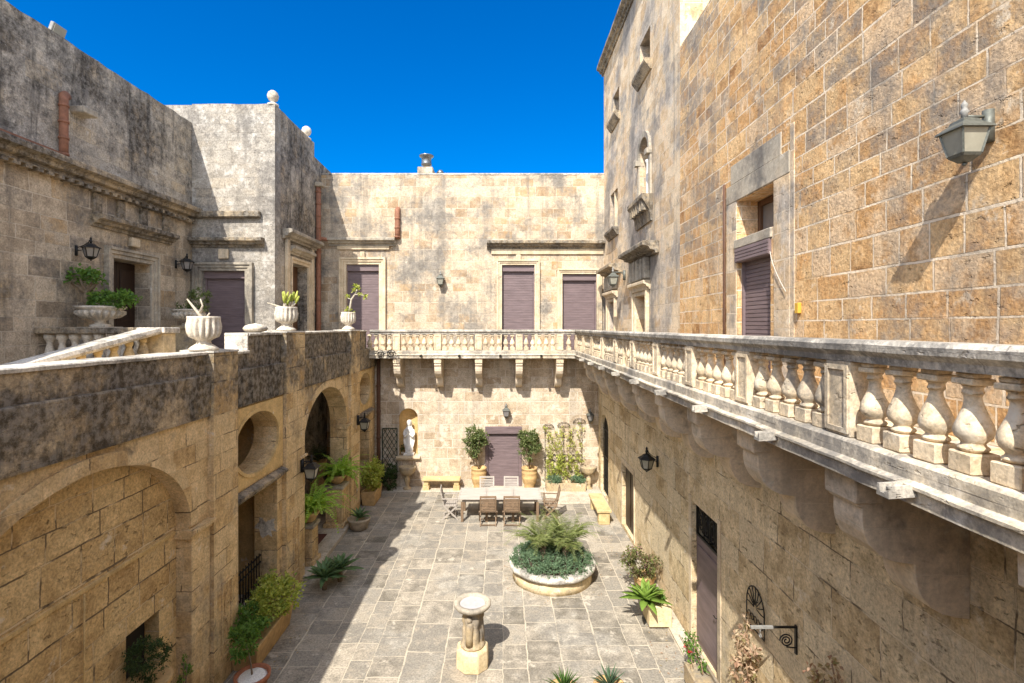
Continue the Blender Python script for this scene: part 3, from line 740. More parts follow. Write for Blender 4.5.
cornice(block, SID, 16.75, 18.75, 8.62, 8.88, 0.22, name='side_hood', mat=S_TRIMGREY)
for u0 in (16.5, 18.65):
    b = MB(); b.box(u0, u0 + .22, 0.0, 0.10, 5.21, 9.04, SID)
    b.build('pilaster', S_TRIM, block, rough=0.008, bevel=0.015)
b = MB()
b.box(DS[0] + .01, DS[1] - .01, -0.42, -0.36, 5.21, DS[3] - .01, SID)
for z0, z1 in ((5.4, 6.5), (6.65, 8.1)):
    for u0, u1 in ((17.15, 17.68), (17.8, 18.35)): b.box(u0, u1, -0.359, -0.335, z0, z1, SID)
d = b.build('door', BROWNW, block)
b = MB(); steps(b, SID, DS[0], DS[1], 5.21, DS[3], [(0.1, 0.05), (0.08, 0.09)]); b.build('frame', S_TRIM, d, rough=0.006, bevel=0.006)
for u, v, z in ((XS - 0.12, YB + 0.14, 13.06), (XS - 0.14, 18.7, 13.03)):
    b = MB(); b.lathe([(0.16, 0), (0.17, 0.06), (0.07, 0.12), (0.07, 0.16), (0.13, 0.2), (0.165, 0.28), (0.17, 0.34), (0.14, 0.43), (0.07, 0.49), (0.01, 0.5)], (u, v, z), 18)
    b.build('ball_finial', S_URN, block, rough=0.008)
b = MB(); b.tube([(XS + .1, 19.25, z) for z in (5.2, 7, 9, 10, 11.45)], 0.09, 10)
z = 5.4
while z < 11.4:
    b.tube([(XS + .1, 19.25, z), (XS + .1, 19.25, z + .06)], 0.105, 10); z += 0.45
b.tube([(XS + .1, 19.25, 9.55), (XS + .3, 19.6, 9.55), (XS + .4, 19.72, 9.55), (-4.5, 19.72, 9.55)], 0.07, 8)
b.build('rain_pipe', TERRA, block)
b = MB(); b.box(19.1, 19.4, 0.0, 0.3, 11.46, 11.62, SID); b.build('stone_spout', S_TRIMGREY, block, rough=0.012, bevel=0.02)

# ================================================================== REAR wing
rear = thing('palace_rear_wing', 'pale cream stone rear wing with three tall purple-shuttered doors above the balcony', 'building', (0, YF, 0))
X0, X1 = XS + 0.002, XU - 0.0
DL = (-6.06, -4.80, 5.31, 8.62); DM = (-0.04, 1.22, 5.31, 8.60); DR = (2.30, 3.62, 5.31, 8.25)
def notch(): return []
b = MB(); b.wall([(X0, 5.3)] + [(X0, 12.09)] + jag(X0 + .01, X1 - .01, 12.09, 0.012)[1:] + [(X1, 12.09), (X1, 5.3)], [rect(*DL), rect(*DM), rect(*DR)], 0.45, FAR)
b.build('wall', S_FAR, rear)
b = MB(); b.box(X0, X1 - .01, -0.46, 0.0, 12.11, 12.17, FAR); b.build('coping', S_COPE, rear, rough=0.015)
NI = arch(-4.02, -3.30, 1.22, 2.68, 3.05); DD = (-0.62, 0.66, 0.031, 2.28)
b = MB(); b.wall([(XL, 0), (XL, 5.299), (XR, 5.299), (XR, 0)], [NI, rect(*DD)], 0.5, FAR); b.build('lower_wall', S_FARLOW, rear)
# niche shell
vs = []; fs = []; n = 14; rows = 18
for j in range(rows + 1):
    z = 1.22 + (3.04 - 1.22) * j / rows
    hw = 0.36 if z < 2.68 else 0.36 * math.sqrt(max(0, 1 - ((z - 2.68) / 0.372) ** 2))
    for k in range(n + 1):
        t = PI * k / n
        vs.append(FAR(-3.66 - hw * math.cos(t), -0.02 - 0.40 * math.sin(t) * (hw / 0.36), z))
for j in range(rows):
    for k in range(n):
        a = j * (n + 1) + k; fs.append((a, a + 1, a + n + 2, a + n + 1))
b = MB(); b.add(vs, fs, True); b.box(-4.02, -3.30, -0.45, -0.02, 1.15, 1.219, FAR); nich = b.build('niche', S_PLASTER, rear)
b = MB(); b.prism([(-.01, 1.06), (0.08, 1.06), (0.12, 1.12), (0.14, 1.14), (0.14, 1.218), (-.01, 1.218)], -4.12, -3.2, FAR); b.build('sill', S_TRIM, nich, rough=0.006)
b = MB(); b.box(-7.0, 3.9, -6.0, -0.51, 0.0, 11.6, FAR); b.build('rear_wall', S_FAR, rear)
for D, spec in ((DL, [(0.10, 0.05), (0.09, 0.09), (0.08, 0.13)]), (DM, [(0.08, 0.05), (0.06, 0.08), (0.06, 0.11)]), (DR, [(0.08, 0.05), (0.06, 0.08), (0.06, 0.11)])):
    shutter_door(rear, FAR, *D, 0.16, frame_spec=spec, box=0.24)
shutter_door(rear, FAR, *DD, 0.05, frame_spec=[(0.07, 0.03)], frame_mat=SHUT, box=0.2)
cornice(rear, FAR, -6.72, -4.15, 9.34, 9.62, 0.32, mat=S_TRIMGREY)
b = MB(); b.prism([(0.0, 9.2), (0.08, 9.2), (0.1, 9.33), (0, 9.33)], -6.4, -4.4, FAR); b.build('cornice_frieze', S_TRIM, rear, rough=0.006)
cornice(rear, FAR, -0.62, XU - .02, 9.22, 9.52, 0.30)
b = MB(); b.prism([(0.0, 9.02), (0.06, 9.02), (0.08, 9.21), (0, 9.21)], -0.45, XU - .04, FAR); b.build('cornice_frieze', S_TRIM, rear, rough=0.006)
for uc, z in ((-5.43, 8.98), (0.6, 8.86)):
    b = MB(); b.box(uc - .1, uc + .1, 0, 0.09, z - .1, z + .14, FAR); b.build('keystone', S_TRIM, rear, rough=0.012, bevel=0.03)
b = MB(); b.tube([FAR(-4.07, .09, z) for z in (9.6, 10, 10.4, 10.65)] + [FAR(-4.07, .04, 10.75), FAR(-4.07, -.1, 10.8)], 0.1, 10)
for z in (9.65, 10.0, 10.35): b.tube([FAR(-4.07, .09, z), FAR(-4.07, .09, z + .05)], 0.115, 10)
b.build('rain_pipe', TERRA, rear)
b = MB(); b.box(-3.34, -2.74, -0.9, -0.1, 12.05, 12.45, FAR); ch = b.build('chimney', S_FAR, rear, rough=0.012, bevel=0.02)
b = MB(); b.lathe([(0.13, 12.45), (0.13, 12.6), (0.2, 12.62), (0.21, 12.66), (0.2, 12.7), (0.19, 12.92), (0.28, 12.96), (0.29, 13.0), (0.1, 13.03)], (-3.04, YF + .5, 0), 20)
b.build('flue', STEEL, ch)
b = MB(); b.lathe([(0.08, 11.9), (0.08, 12.25), (0.13, 12.27), (0.14, 12.37), (0.08, 12.45), (0.02, 12.47)], (-2.5, YF + .6, 0), 14); b.build('vent_cowl', STEEL, rear)
# ================================================================== RIGHT wing and tower
right = thing('palace_right_wing', 'large orange-tan block wall at right with deep window over a purple shutter', 'building', (XU, 6, 0))
DU = (7.50, 8.56, 5.31, 7.46); WU = (7.40, 8.58, 7.66, 8.30)
b = MB(); b.wall([(-3, 5.25), (-3, 12.4)] + jag(-3, 11.34, 12.4, 0.015)[1:] + [(11.34, 5.25)], [rect(*DU), rect(*WU)], 0.5, RUP); b.build('wall', S_RUP, right)
DA = arch(18.0, 19.4, 0.031, 2.5, 2.98); DS2 = (14.45, 15.85, 0.12, 2.02); DG = (8.80, 10.03, 0.06, 2.80)
b = MB(); b.wall([(-1.2, 0), (-1.2, 5.249), (YF, 5.249), (YF, 0)], [DA, rect(*DS2), rect(*DG)], 0.5, RLO); b.build('lower_wall', S_RLO, right)
b = MB(); b.box(XU + .51, 11.0, -3, 11.2, 0, 12.0); b.box(XR + 0.51, XU + .5, -1.2, 19.8, 0, 5.2); b.build('rear_wall', S_RUP, right)
d = shutter_door(right, RUP, *DU, 0.12, box=0.0)
b = MB(); b.box(DU[0] - .02, DU[1] + .02, -0.1, 0.035, 7.27, 7.50, RUP); slats(b, RUP, DU[0] - .01, DU[1] + .01, 7.28, 7.49, 0.037, 0.05); b.build('shutter_box', SHUT, d)
b = MB(); b.box(DU[0] - .05, DU[1] + .06, -0.05, 0.035, 7.505, 7.655, RUP); b.build('sill', S_TRIMGREY, right, rough=0.01, bevel=0.01)
b = MB()
for u0, u1, z0, z1 in ((7.41, 7.5, 7.67, 8.29), (8.48, 8.57, 7.67, 8.29), (7.501, 8.479, 7.67, 7.76), (7.501, 8.479, 8.2, 8.29), (7.95, 8.03, 7.761, 8.199)): b.box(u0, u1, -0.42, -0.34, z0, z1, RUP)
w = b.build('window', BROWNW, right, bevel=0.006)
b = MB(); b.box(7.48, 8.5, -0.40, -0.39, 7.74, 8.22, RUP); b.build('pane', GLASSDARK, w)
b = MB(); b.box(6.98, 7.395, -.01, 0.014, 5.3, 8.31, RUP); b.box(8.585, 8.95, -.01, 0.014, 5.3, 8.31, RUP)
ws = b.build('window_surround', S_TOWER, right, rough=0.006, bevel=0.006)
b = MB(); b.box(6.98, 8.95, -.01, 0.018, 8.312, 8.62, RUP); b.box(7.2, 8.8, -.01, 0.012, 8.622, 8.95, RUP)
b.build('lintel', S_TRIMGREY, ws, rough=0.006, bevel=0.008)
b = MB(); b.tube([RUP(9.0, .03, z) for z in (5.3, 6.5, 7.5, 8.7)], 0.022, 6); b.build('conduit', BROWNP, right)
b = MB(); b.box(6.88, 6.97, -.01, 0.014, 5.3, 8.96, RUP); b.build('chase_strip', S_TOWER, right, rough=0.008)
b = MB(); b.tube([RUP(7.44 - .42 * t, .04, 7.30 - 0.62 * t ** 0.7) for t in [k / 12 for k in range(13)]] , 0.005, 5); b.build('cable', WHITECAB, right)
b = MB(); b.box(6.72, 6.8, 0.0, 0.05, 6.38, 6.52, RUP); b.build('bell_plate', YELL, right, bevel=0.006)
# lower doors
b = MB()
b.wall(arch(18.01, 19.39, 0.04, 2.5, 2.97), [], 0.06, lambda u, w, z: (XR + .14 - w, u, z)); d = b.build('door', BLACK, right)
b = MB()
for k in range(7): b.bar(RLO(18.1 + .2 * k, -.1, .05), RLO(18.1 + .2 * k, -.1, 2.6), .02)
for z in (0.6, 1.4, 2.4): b.bar(RLO(18.02, -.1, z), RLO(19.38, -.1, z), .025)
b.build('grille', IRON, d)
b = MB(); b.box(DS2[0] + .005, DS2[1] - .005, -.16, -.1, DS2[2], DS2[3] - .005, RLO)
for u0 in (14.55, 15.2): b.box(u0, u0 + .55, -.099, -.08, .25, 1.9, RLO)
d = b.build('door', DARKW, right)
b = MB(); b.box(DS2[0] - .1, DS2[0] - .001, -.02, .025, .1, DS2[3], RLO); b.box(DS2[1] + .001, DS2[1] + .1, -.02, .025, .1, DS2[3], RLO); b.box(DS2[0] - .1, DS2[1] + .1, -.02, .03, DS2[3] + .001, DS2[3] + .14, RLO); b.build('frame', S_TRIM, d, rough=0.008)
b = MB(); b.box(DG[0] + .005, DG[1] - .005, -.14, -.09, .062, 2.14, RLO)
for u0, u1 in ((8.9, 9.93),):
    for z0, z1 in ((.2, 2.0),): b.box(u0, u1, -.089, -.072, z0, z1, RLO)
d = b.build('door', SHUT, right, bevel=0.006)
b = MB(); b.box(8.92, 8.99, -.072, -.06, .98, 1.2, RLO); b.tube([RLO(8.955, -.06, 1.1), RLO(8.955, -.02, 1.1), RLO(9.05, -.02, 1.1)], .011, 6); b.build('handle', IRON, d)
b = MB()
for u0, u1, z0, z1 in ((8.803, 8.85, 2.15, 2.795), (9.98, 10.027, 2.15, 2.795), (8.851, 9.979, 2.15, 2.19), (8.851, 9.979, 2.755, 2.795)): b.box(u0, u1, -.12, -.08, z0, z1, RLO)
for k in range(4):
    uc = 9.0 + .275 * k; s_ = 1 if k % 2 else -1
    pts = []
    for q in range(34):
        t = q / 33 * 4.2 * PI; r = 0.13 * (1 - q / 42)
        pts.append(RLO(uc + r * math.cos(t) * s_, -.1, 2.47 + 1.7 * r * math.sin(t)))
    b.tube(pts, 0.011, 5)
for uc in (9.0, 9.27, 9.55, 9.82): b.bar(RLO(uc + .13, -.1, 2.19), RLO(uc + .13, -.1, 2.755), .014)
b.build('grille', IRON, d)
b = MB(); b.box(DG[0] + .01, DG[1] - .01, -.45, -.2, 2.16, 2.79, RLO); b.build('recess_shade', BLACK, d)  # black box paints the shade behind the transom grille
b = MB(); b.box(DG[0] - .12, DG[0] - .002, -.02, .02, .06, 2.9, RLO); b.box(DG[1] + .002, DG[1] + .12, -.02, .02, .06, 2.9, RLO); b.build('frame', S_TRIM, d, rough=0.01)
b = MB(); b.box(DG[0] - .2, DG[1] + .15, 0.0, .2, .056, .115, RLO); b.build('step', S_PAVE2, right, rough=0.01, bevel=0.01)

tower = thing('tower_building', 'tall weathered tower block at top right with arched window, hoods and dark roof cornice', 'building', (XU, 15, 5.2))
HA = (13.95, 15.05, 5.31, 7.08); HB = (17.85, 18.85, 5.31, 7.1); NA = arch(13.68, 14.62, 9.72, 10.95, 11.42); W2 = (17.5, 18.7, 9.62, 10.98); W3 = (13.65, 14.65, 13.3, 14.25); W4 = (17.3, 18.25, 13.45, 14.35)
b = MB(); b.wall([(11.341, 5.25), (11.341, 16.2), (19.9, 16.2), (19.9, 5.25)], [rect(*HA), rect(*HB), NA, rect(*W2), rect(*W3), rect(*W4)], 0.5, RUP); b.build('wall', S_TOWER, tower)
b = MB(); b.box(XU + .501, 11, 11.342, 11.85, 8, 16.19); b.build('end_wall', S_LIME, tower)
b = MB(); b.box(XU + .5, 11, 19.4, 19.9, 5, 16.19); b.box(XU + .6, 11, 11.9, 19.3, 5, 15.9); b.build('rear_wall', S_TOWER, tower)
cornice(tower, RUP, 11.34, 20.05, 16.0, 16.36, 0.26, name='roof_cornice')
for D, hz, u0, u1 in ((HA, 8.08, 12.85, 15.6), (HB, 8.02, 16.95, 19.3)):
    cornice(tower, RUP, u0, u1, hz, hz + .3, 0.42, mat=S_CORN, name='door_hood')
    cornice(tower, RUP, D[0] - .35, D[1] + .35, 7.22, 7.45, 0.2, mat=S_TRIM, name='door_ledge')
    b = MB()
    for k in range(5):
        uu = D[0] - .3 + (D[1] - D[0] + .42) * k / 4
        b.box(uu, uu + .18, 0, .16, 7.5, hz - .002, RUP)
    b.build('console', S_TRIMGREY, tower, rough=0.01, bevel=0.02)
    b = MB(); steps(b, RUP, D[0], D[1], 5.31, D[3], [(0.12, 0.06), (0.10, 0.1)]); f = b.build('frame', S_TRIM, tower, rough=0.006, bevel=0.006)
shutter_door(tower, RUP, *HB, 0.2)
b = MB(); b.box(HA[0] + .01, HA[1] - .01, -.46, -.40, 5.31, 7.07, RUP)
for z0, z1 in ((5.45, 6.1), (6.2, 6.95)): b.box(HA[0] + .15, HA[1] - .15, -.399, -.375, z0, z1, RUP)
b.build('door', BROWNW, tower)
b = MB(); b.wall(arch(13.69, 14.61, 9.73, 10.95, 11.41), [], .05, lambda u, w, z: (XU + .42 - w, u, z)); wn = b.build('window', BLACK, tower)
b = MB(); b.box(13.7, 14.2, -.40, -.36, 9.8, 10.9, RUP); b.build('pane', GLASSDARK, wn)
vs = []; fs = []; n = 24
for k in range(n + 1):
    t = PI * k / n
    for r, w in ((0.004, -.01), (0.004, .06), (0.16, .07), (0.16, -.01)):
        vs.append(RUP(14.15 + (.47 + r) * math.cos(t), w, 10.95 + (.47 + r) * math.sin(t)))
for k in range(n):
    for i in range(4): fs.append((k * 4 + i, k * 4 + (i + 1) % 4, k * 4 + 4 + (i + 1) % 4, k * 4 + 4 + i))
b = MB(); b.add(vs, fs)
for u0 in (13.5, 14.63):
    b.box(u0, u0 + .17, -.01, .05, 9.72, 10.8, RUP); b.box(u0 - .02, u0 + .19, -.01, .14, 10.801, 10.94, RUP)
b.build('window_surround', S_TRIMGREY, wn, rough=0.008)
b = MB(); b.lathe([(0.045, 9.74), (0.06, 9.8), (0.035, 9.85), (0.05, 10.3), (0.04, 10.72), (0.06, 10.76), (0.06, 10.82)], (XU + .08, 14.15, 0), 10); b.build('colonnette', S_WHITE, wn)
b = MB(); b.prism([(-.01, 9.0), (0.05, 9.0), (0.1, 9.3), (0.26, 9.55), (0.30, 9.6), (0.30, 9.7), (-.01, 9.7)], 13.4, 14.95, RUP, nseg=6)
for k in range(7): b.box(13.5 + .2 * k, 13.58 + .2 * k, .1, .27, 9.3, 9.54, RUP)
b.build('sill', S_CORN, wn, rough=0.008)
for W, nm in ((W2, 'window'), (W3, 'window'), (W4, 'window')):
    b = MB(); b.box(W[0] + .005, W[1] - .005, -.42, -.36, W[2] + .005, W[3] - .005, RUP); b.box(W[0] + .1, (W[0] + W[1]) / 2 - .03, -.359, -.33, W[2] + .1, W[3] - .1, RUP); b.box((W[0] + W[1]) / 2 + .03, W[1] - .1, -.359, -.33, W[2] + .1, W[3] - .1, RUP)
    wn = b.build('window', BROWNW, tower)
    b = MB(); b.prism([(-.01, W[2] - .28), (.05, W[2] - .28), (.2, W[2] - .08), (.2, W[2] - .003), (-.01, W[2] - .003)], W[0] - .18, W[1] + .18, RUP, nseg=4); b.build('sill', S_CORN, wn, rough=0.01)
b = MB(); b.box((W2[0] + W2[1]) / 2 - .06, (W2[0] + W2[1]) / 2 + .06, -.3, -.02, W2[2] + .002, W2[3] - .002, RUP); b.build('mullion', S_TRIM, tower)

# unseen front wing behind the viewpoint; height set to screen sky and bounce warm light
front = thing('palace_front_wing', 'pale stone front wing closing the near end of the courtyard, unseen behind the viewpoint', 'building', (0, -1.2, 0))
b = MB(); b.wall([(-9.5, 0), (-9.5, 7.2), (8, 7.2), (8, 0)], [rect(-.7, .7, .1, 2.4)], .4, lambda u, w, z: (u, -1.21 + w, z)); b.build('wall', S_LIME, front)
b = MB(); b.box(-9.5, 8, -5, -1.62, 0, 7.1); b.build('rear_wall', S_LIME, front)
# ================================================================== BALCONY with balustrade
balc = thing('balcony', 'long pale stone balcony with balustrade on scroll brackets along rear and right walls', 'balcony', (XR, YF, 5.05))
XE, YE = 2.64, 18.80         # outer edges of the slab
b = MB()
# slab: far run and right run as moulded prisms meeting at the corner (mitred loop)
prof = [(0.0, 5.05), (0.0, 5.14), (0.03, 5.16), (0.03, 5.18), (-0.02, 5.2), (-0.02, 5.25)]  # out (from edge), z
vs = []; fs = []
def edge(o):
    return [(-4.92, YE - o), (XE - o, YE - o), (XE - o, 0.3)]
path = [edge(o) for o, z in prof]
pts = []
NSEG = [40, 70]
def subdiv(pl):
    out = []
    for i in range(2):
        for k in range(NSEG[i]):
            t = k / NSEG[i]; out.append((pl[i][0] + (pl[i + 1][0] - pl[i][0]) * t, pl[i][1] + (pl[i + 1][1] - pl[i][1]) * t))
    out.append(pl[2]); return out
cols_ = [subdiv(p) for p in path]
m = len(cols_[0])
inner = subdiv([(-4.92, YF - .002), (XR + .0, YF - .002), (XU - .002, 0.3)])
inner = [(min(x, XU - 0.002), y) for x, y in subdiv([(-4.92, YF - .002), (XU - .002, YF - .002), (XU - .002, 0.3)])]
rows = []
for (o, z), cl in zip(prof, cols_): rows.append([(x, y, z) for x, y in cl])
rows.append([(x, y, 5.25) for x, y in inner]); rows.append([(x, y, 5.05) for x, y in inner])
vs = [p for r in rows for p in r]; nr = len(rows)
for i in range(nr):
    j = (i + 1) % nr
    for k in range(m - 1): fs.append((i * m + k, i * m + k + 1, j * m + k + 1, j * m + k))
fs.append([i * m for i in range(nr)]); fs.append([i * m + m - 1 for i in range(nr)][::-1])
b.add(vs, fs); b.build('slab', S_SLAB, balc, rough=0.010, freq=3.0)
# kerb course under the balusters
XC, YC = XE + 0.17, YE + 0.17     # centre line of balustrade
b = MB()
b.prism([(XC - .15, 5.251), (XC + .13, 5.251), (XC + .13, 5.33), (XC - .13, 5.33), (XC - .15, 5.31)], 0.3, YC + .13, lambda u, w, z: (w, u, z), nseg=60)
b.prism([(YC - .15, 5.251), (YC + .13, 5.251), (YC + .13, 5.33), (YC - .13, 5.33), (YC - .15, 5.31)], -4.9, XC - .151, lambda u, w, z: (u, w, z), nseg=24)
b.build('plinth', S_SLAB, balc, rough=0.006)
b = MB()
rp = [(-.10, 5.93), (.10, 5.93), (.11, 5.98), (.15, 6.02), (.155, 6.07), (.13, 6.10), (-.13, 6.10), (-.155, 6.07), (-.15, 6.02), (-.11, 5.98)]
b.prism([(XC + w, z) for w, z in rp], 0.3, YC + .155, lambda u, w, z: (w, u, z), nseg=60)
b.prism([(YC + w, z) for w, z in rp], -4.9, XC - .157, lambda u, w, z: (u, w, z), nseg=24)
b.build('handrail', S_RAIL, balc, rough=0.007, freq=3.5)
# baluster prototype at the origin (z from the plinth top)
def baluster_mesh():
    b = MB()
    b.box(-.085, .085, -.085, .085, 0, .125)
    b.lathe([(.055, .125), (.075, .14), (.078, .155), (.055, .17), (.06, .185), (.088, .215), (.098, .25), (.092, .29), (.072, .34), (.052, .39), (.042, .43), (.039, .46), (.052, .47), (.054, .485), (.042, .497), (.05, .51), (.062, .525)], (0, 0, 0), 18)
    b.box(-.075, .075, -.075, .075, .525, .563)
    b.box(-.06, .06, -.06, .06, .5635, .598)
    return b
proto_mesh = []
for fq in (7.0, 9.3, 11.9, 14.1):
    proto = baluster_mesh().build('baluster', S_BAL, None, rough=0.007, freq=fq, bevel=0.009)
    proto_mesh.append(proto.data); bpy.data.objects.remove(proto)
def put_baluster(x, y):
    o = bpy.data.objects.new('baluster', rng.choice(proto_mesh)); C.objects.link(o); o.parent = balc
    o.location = Vector((x, y, 5.331)) - balc.location
    o.rotation_euler = (rng.uniform(-.012, .012), rng.uniform(-.012, .012), rng.choice((0, PI / 2, PI, -PI / 2)) + rng.uniform(-.05, .05))
def post(x, y, sx, sy, sunk):
    b = MB()
    b.box(x - sx / 2, x + sx / 2, y - sy / 2, y + sy / 2, 5.331, 5.929)
    o = b.build('post', S_BAL, balc, rough=0.004, bevel=0.008)
    b = MB()
    if sunk == 'x':
        xo = x - sx / 2 - .001
        for y0, y1, z0, z1 in ((y - sy / 2 + .012, y - sy / 2 + .05, 5.36, 5.90), (y + sy / 2 - .05, y + sy / 2 - .012, 5.36, 5.90), (y - sy / 2 + .0505, y + sy / 2 - .0505, 5.36, 5.40), (y - sy / 2 + .0505, y + sy / 2 - .0505, 5.86, 5.90)):
            b.box(xo - .016, xo, y0, y1, z0, z1)
    else:
        yo = y - sy / 2 - .001
        for x0, x1, z0, z1 in ((x - sx / 2 + .012, x - sx / 2 + .05, 5.36, 5.90), (x + sx / 2 - .05, x + sx / 2 - .012, 5.36, 5.90), (x - sx / 2 + .0505, x + sx / 2 - .0505, 5.36, 5.40), (x - sx / 2 + .0505, x + sx / 2 - .0505, 5.86, 5.90)):
            b.box(x0, x1, yo - .016, yo, z0, z1)
    b.build('panel_moulding', S_BAL, o)
PR = [4.15 + 1.65 * k for k in range(-2, 9)]
for y in PR: post(XC, y, .2, .30, 'x')
post(XC, YC, .26, .26, 'x')
ends = PR + [YC]
for a, c in zip(ends[:-1], ends[1:]):
    if 10.5 < a < 11.0: continue
    n = 5 if c - a > 1.6 else 4
    for k in range(n): put_baluster(XC, a + .15 + (c - a - .30) * (k + .5) / n)
# the bay with the carved scroll panel
y0, y1 = 10.75 + .15, 12.40 - .15
b = MB()
for a, c in ((y0 + .5, y0 + .54), (y1 - .54, y1 - .5)): b.box(XC - .07, XC + .07, a, c, 5.331, 5.929)
for k in range(3):
    for sg in (-1, 1):
        pts = []
        for q in range(26):
            t = q / 25 * 2.6 * PI; r = .12 * (1 - q / 34)
            pts.append((XC, (y0 + y1) / 2 + sg * .03 + sg * r * math.cos(t) , 5.44 + .19 * k + r * .75 * math.sin(t)))
        b.tube(pts, .026, 6)
b.build('carved_panel', S_BAL, balc)
for k in range(2): put_baluster(XC, y0 + .12 + .22 * k)
for k in range(2): put_baluster(XC, y1 - .12 - .22 * k)
PF = [-3.92, -2.41, -.90, .60, 2.10]
for x in PF: post(x, YC, .26, .2, 'y')
xs = [-5.42] + PF + [XC - .05]
for i, (a, c) in enumerate(zip(xs[:-1], xs[1:])):
    if i == 0:
        for k in range(4): put_baluster(-4.06 - .14 - .245 * k + 0.0, YC)
        continue
    n = 5 if c - a > 1.3 else 1
    for k in range(n): put_baluster(a + .13 + (c - a - .26) * (k + .5) / n, YC)
# brackets
BP = [(.90, 5.049), (.90, 4.78), (.86, 4.765), (.86, 4.66), (.845, 4.57), (.80, 4.47), (.72, 4.39), (.62, 4.34), (.50, 4.32), (.445, 4.315), (.44, 4.24), (.42, 4.14), (.385, 4.06), (.32, 3.98), (.22, 3.925), (.12, 3.90), (0.0, 3.885), (-.01, 5.049)]
for k, y in enumerate(PR + [17.35 + 0.0]):
    if k == len(PR): continue
    b = MB(); b.prism(BP, y - .10, y + .26, RLO, nseg=2)
    o = b.build('bracket', S_BRK, balc, rough=0.008, bevel=0.006)
    b = MB(); b.box(y - .115, y + .275, .70, .925, 4.80, 5.045, RLO); b.build('bracket_block', S_BRK, o, rough=0.008, bevel=0.01)
BF = [(w * 1.07 if z > 4.3 else w, z) for w, z in BP]
for x in PF:
    b = MB(); b.prism(BF, x - .125, x + .125, FAR, nseg=2)
    o = b.build('bracket', S_BRK, balc, rough=0.006, bevel=0.006)
    b = MB(); b.box(x - .135, x + .135, .74, .995, 4.87, 5.045, FAR); b.build('bracket_block', S_BAL, o, rough=0.006, bevel=0.008)
# spouts
for y in [a + .82 for a in PR[:-1]]:
    b = MB(); b.prism([(-.055, 0), (.055, 0), (.05, .075), (.03, .075), (.025, .025), (-.025, .025), (-.03, .075), (-.05, .075)], 0, .21, lambda u, w, z: (XE + .03 - u * 1.0, y + w, 5.165 + z - 0.05 - u * .06))
    b.build('spout', S_RAIL, balc, rough=.004)
for x in (-3.0, -1.6, -.1, 1.4):
    b = MB(); b.prism([(-.04, 0), (.04, 0), (.04, .07), (-.04, .07)], 0, .16, lambda u, w, z: (x + w, YE - u, 5.12 + z - u * .1)); b.build('spout', IRON, balc)
b = MB()
for sg in (-1, 1):
    pts = []
    for q in range(30):
        t = q / 29 * 3.4 * PI; r = .16 * (1 - q / 38)
        pts.append((-4.3 + sg * .2 + sg * r * math.cos(t), YE - .05, 5.22 + r * math.sin(t)))
    b.tube(pts, .013, 5)
b.tube([(-4.75, YE - .05, 5.32), (-4.3, YE - .05, 5.24), (-3.9, YE - .05, 5.3)], .012, 5)
b.build('iron_scroll', IRON, balc)

# ================================================================== stair balustrade on the terrace
st = thing('stair_balustrade', 'sloping stone stair rail with pale lichened top, behind the terrace parapet', 'balustrade', (-7.1, 10.5, 5.2))
P0, P1 = Vector((-7.12, 10.40, 6.07)), Vector((-7.75, 7.6, 5.40))
dd = (P1 - P0); sd = Vector((dd.y, -dd.x, 0)).normalized()
b = MB(); vs = []
for p in (P0, P1):
    for s_, z in ((-.22, 0), (.22, 0), (.24, .05), (.22, .12), (-.22, .12), (-.24, .05)): vs.append(p + sd * s_ + Vector((0, 0, z)))
b.add(vs, [(i, (i + 1) % 6, 6 + (i + 1) % 6, 6 + i) for i in range(6)] + [tuple(range(5, -1, -1)), tuple(range(6, 12))])
b.build('handrail', S_COPE, st, rough=0.01, freq=5)
b = MB(); b.box(-7.36, -6.9, 10.41, 10.8, 5.2, 6.07); q = b.build('post', S_LIME, st, rough=0.006, bevel=0.01)
b = MB(); b.box(-7.42, -6.84, 10.35, 10.86, 6.071, 6.19); b.build('cap', S_COPE, q, rough=0.01, bevel=0.015)
for k in range(9):
    p = P0.lerp(P1, (k + .7) / 9.5)
    b = MB(); h = p.z - 5.0
    zs = p.z - .62
    b.lathe([(.1, 0), (.1, .1), (.07, .12), (.06, .2), (.1, .3), (.09, .36), (.05, .48), (.07, .52), (.08, .60)], (p.x, p.y, zs), 14); b.build('baluster', S_LIME, st)
b = MB()
for k in range(12):
    a = P0.lerp(P1, k / 12); c = P0.lerp(P1, (k + 1) / 12)
    b.box(-8.9, a.x + .2, c.y, a.y - 0.001, 4.5, a.z - .92)
    b.box(a.x - .15, a.x + .15, c.y, a.y - .001, a.z - .919, a.z - .63)
b.build('step', S_PAVE2, st)
b = MB(); b.box(-9.58, -7.44, 10.45, 10.80, 6.06, 6.19); b.build('level_rail', S_CORN, st, rough=0.01, bevel=0.015)
for k in range(8):
    b = MB(); b.lathe([(.1, 5.2), (.1, 5.3), (.07, 5.34), (.06, 5.44), (.1, 5.58), (.09, 5.66), (.05, 5.85), (.07, 5.93), (.1, 5.96), (.1, 6.06)], (-9.4 + .26 * k, 10.62, 0), 14); b.build('baluster', S_URN, st)

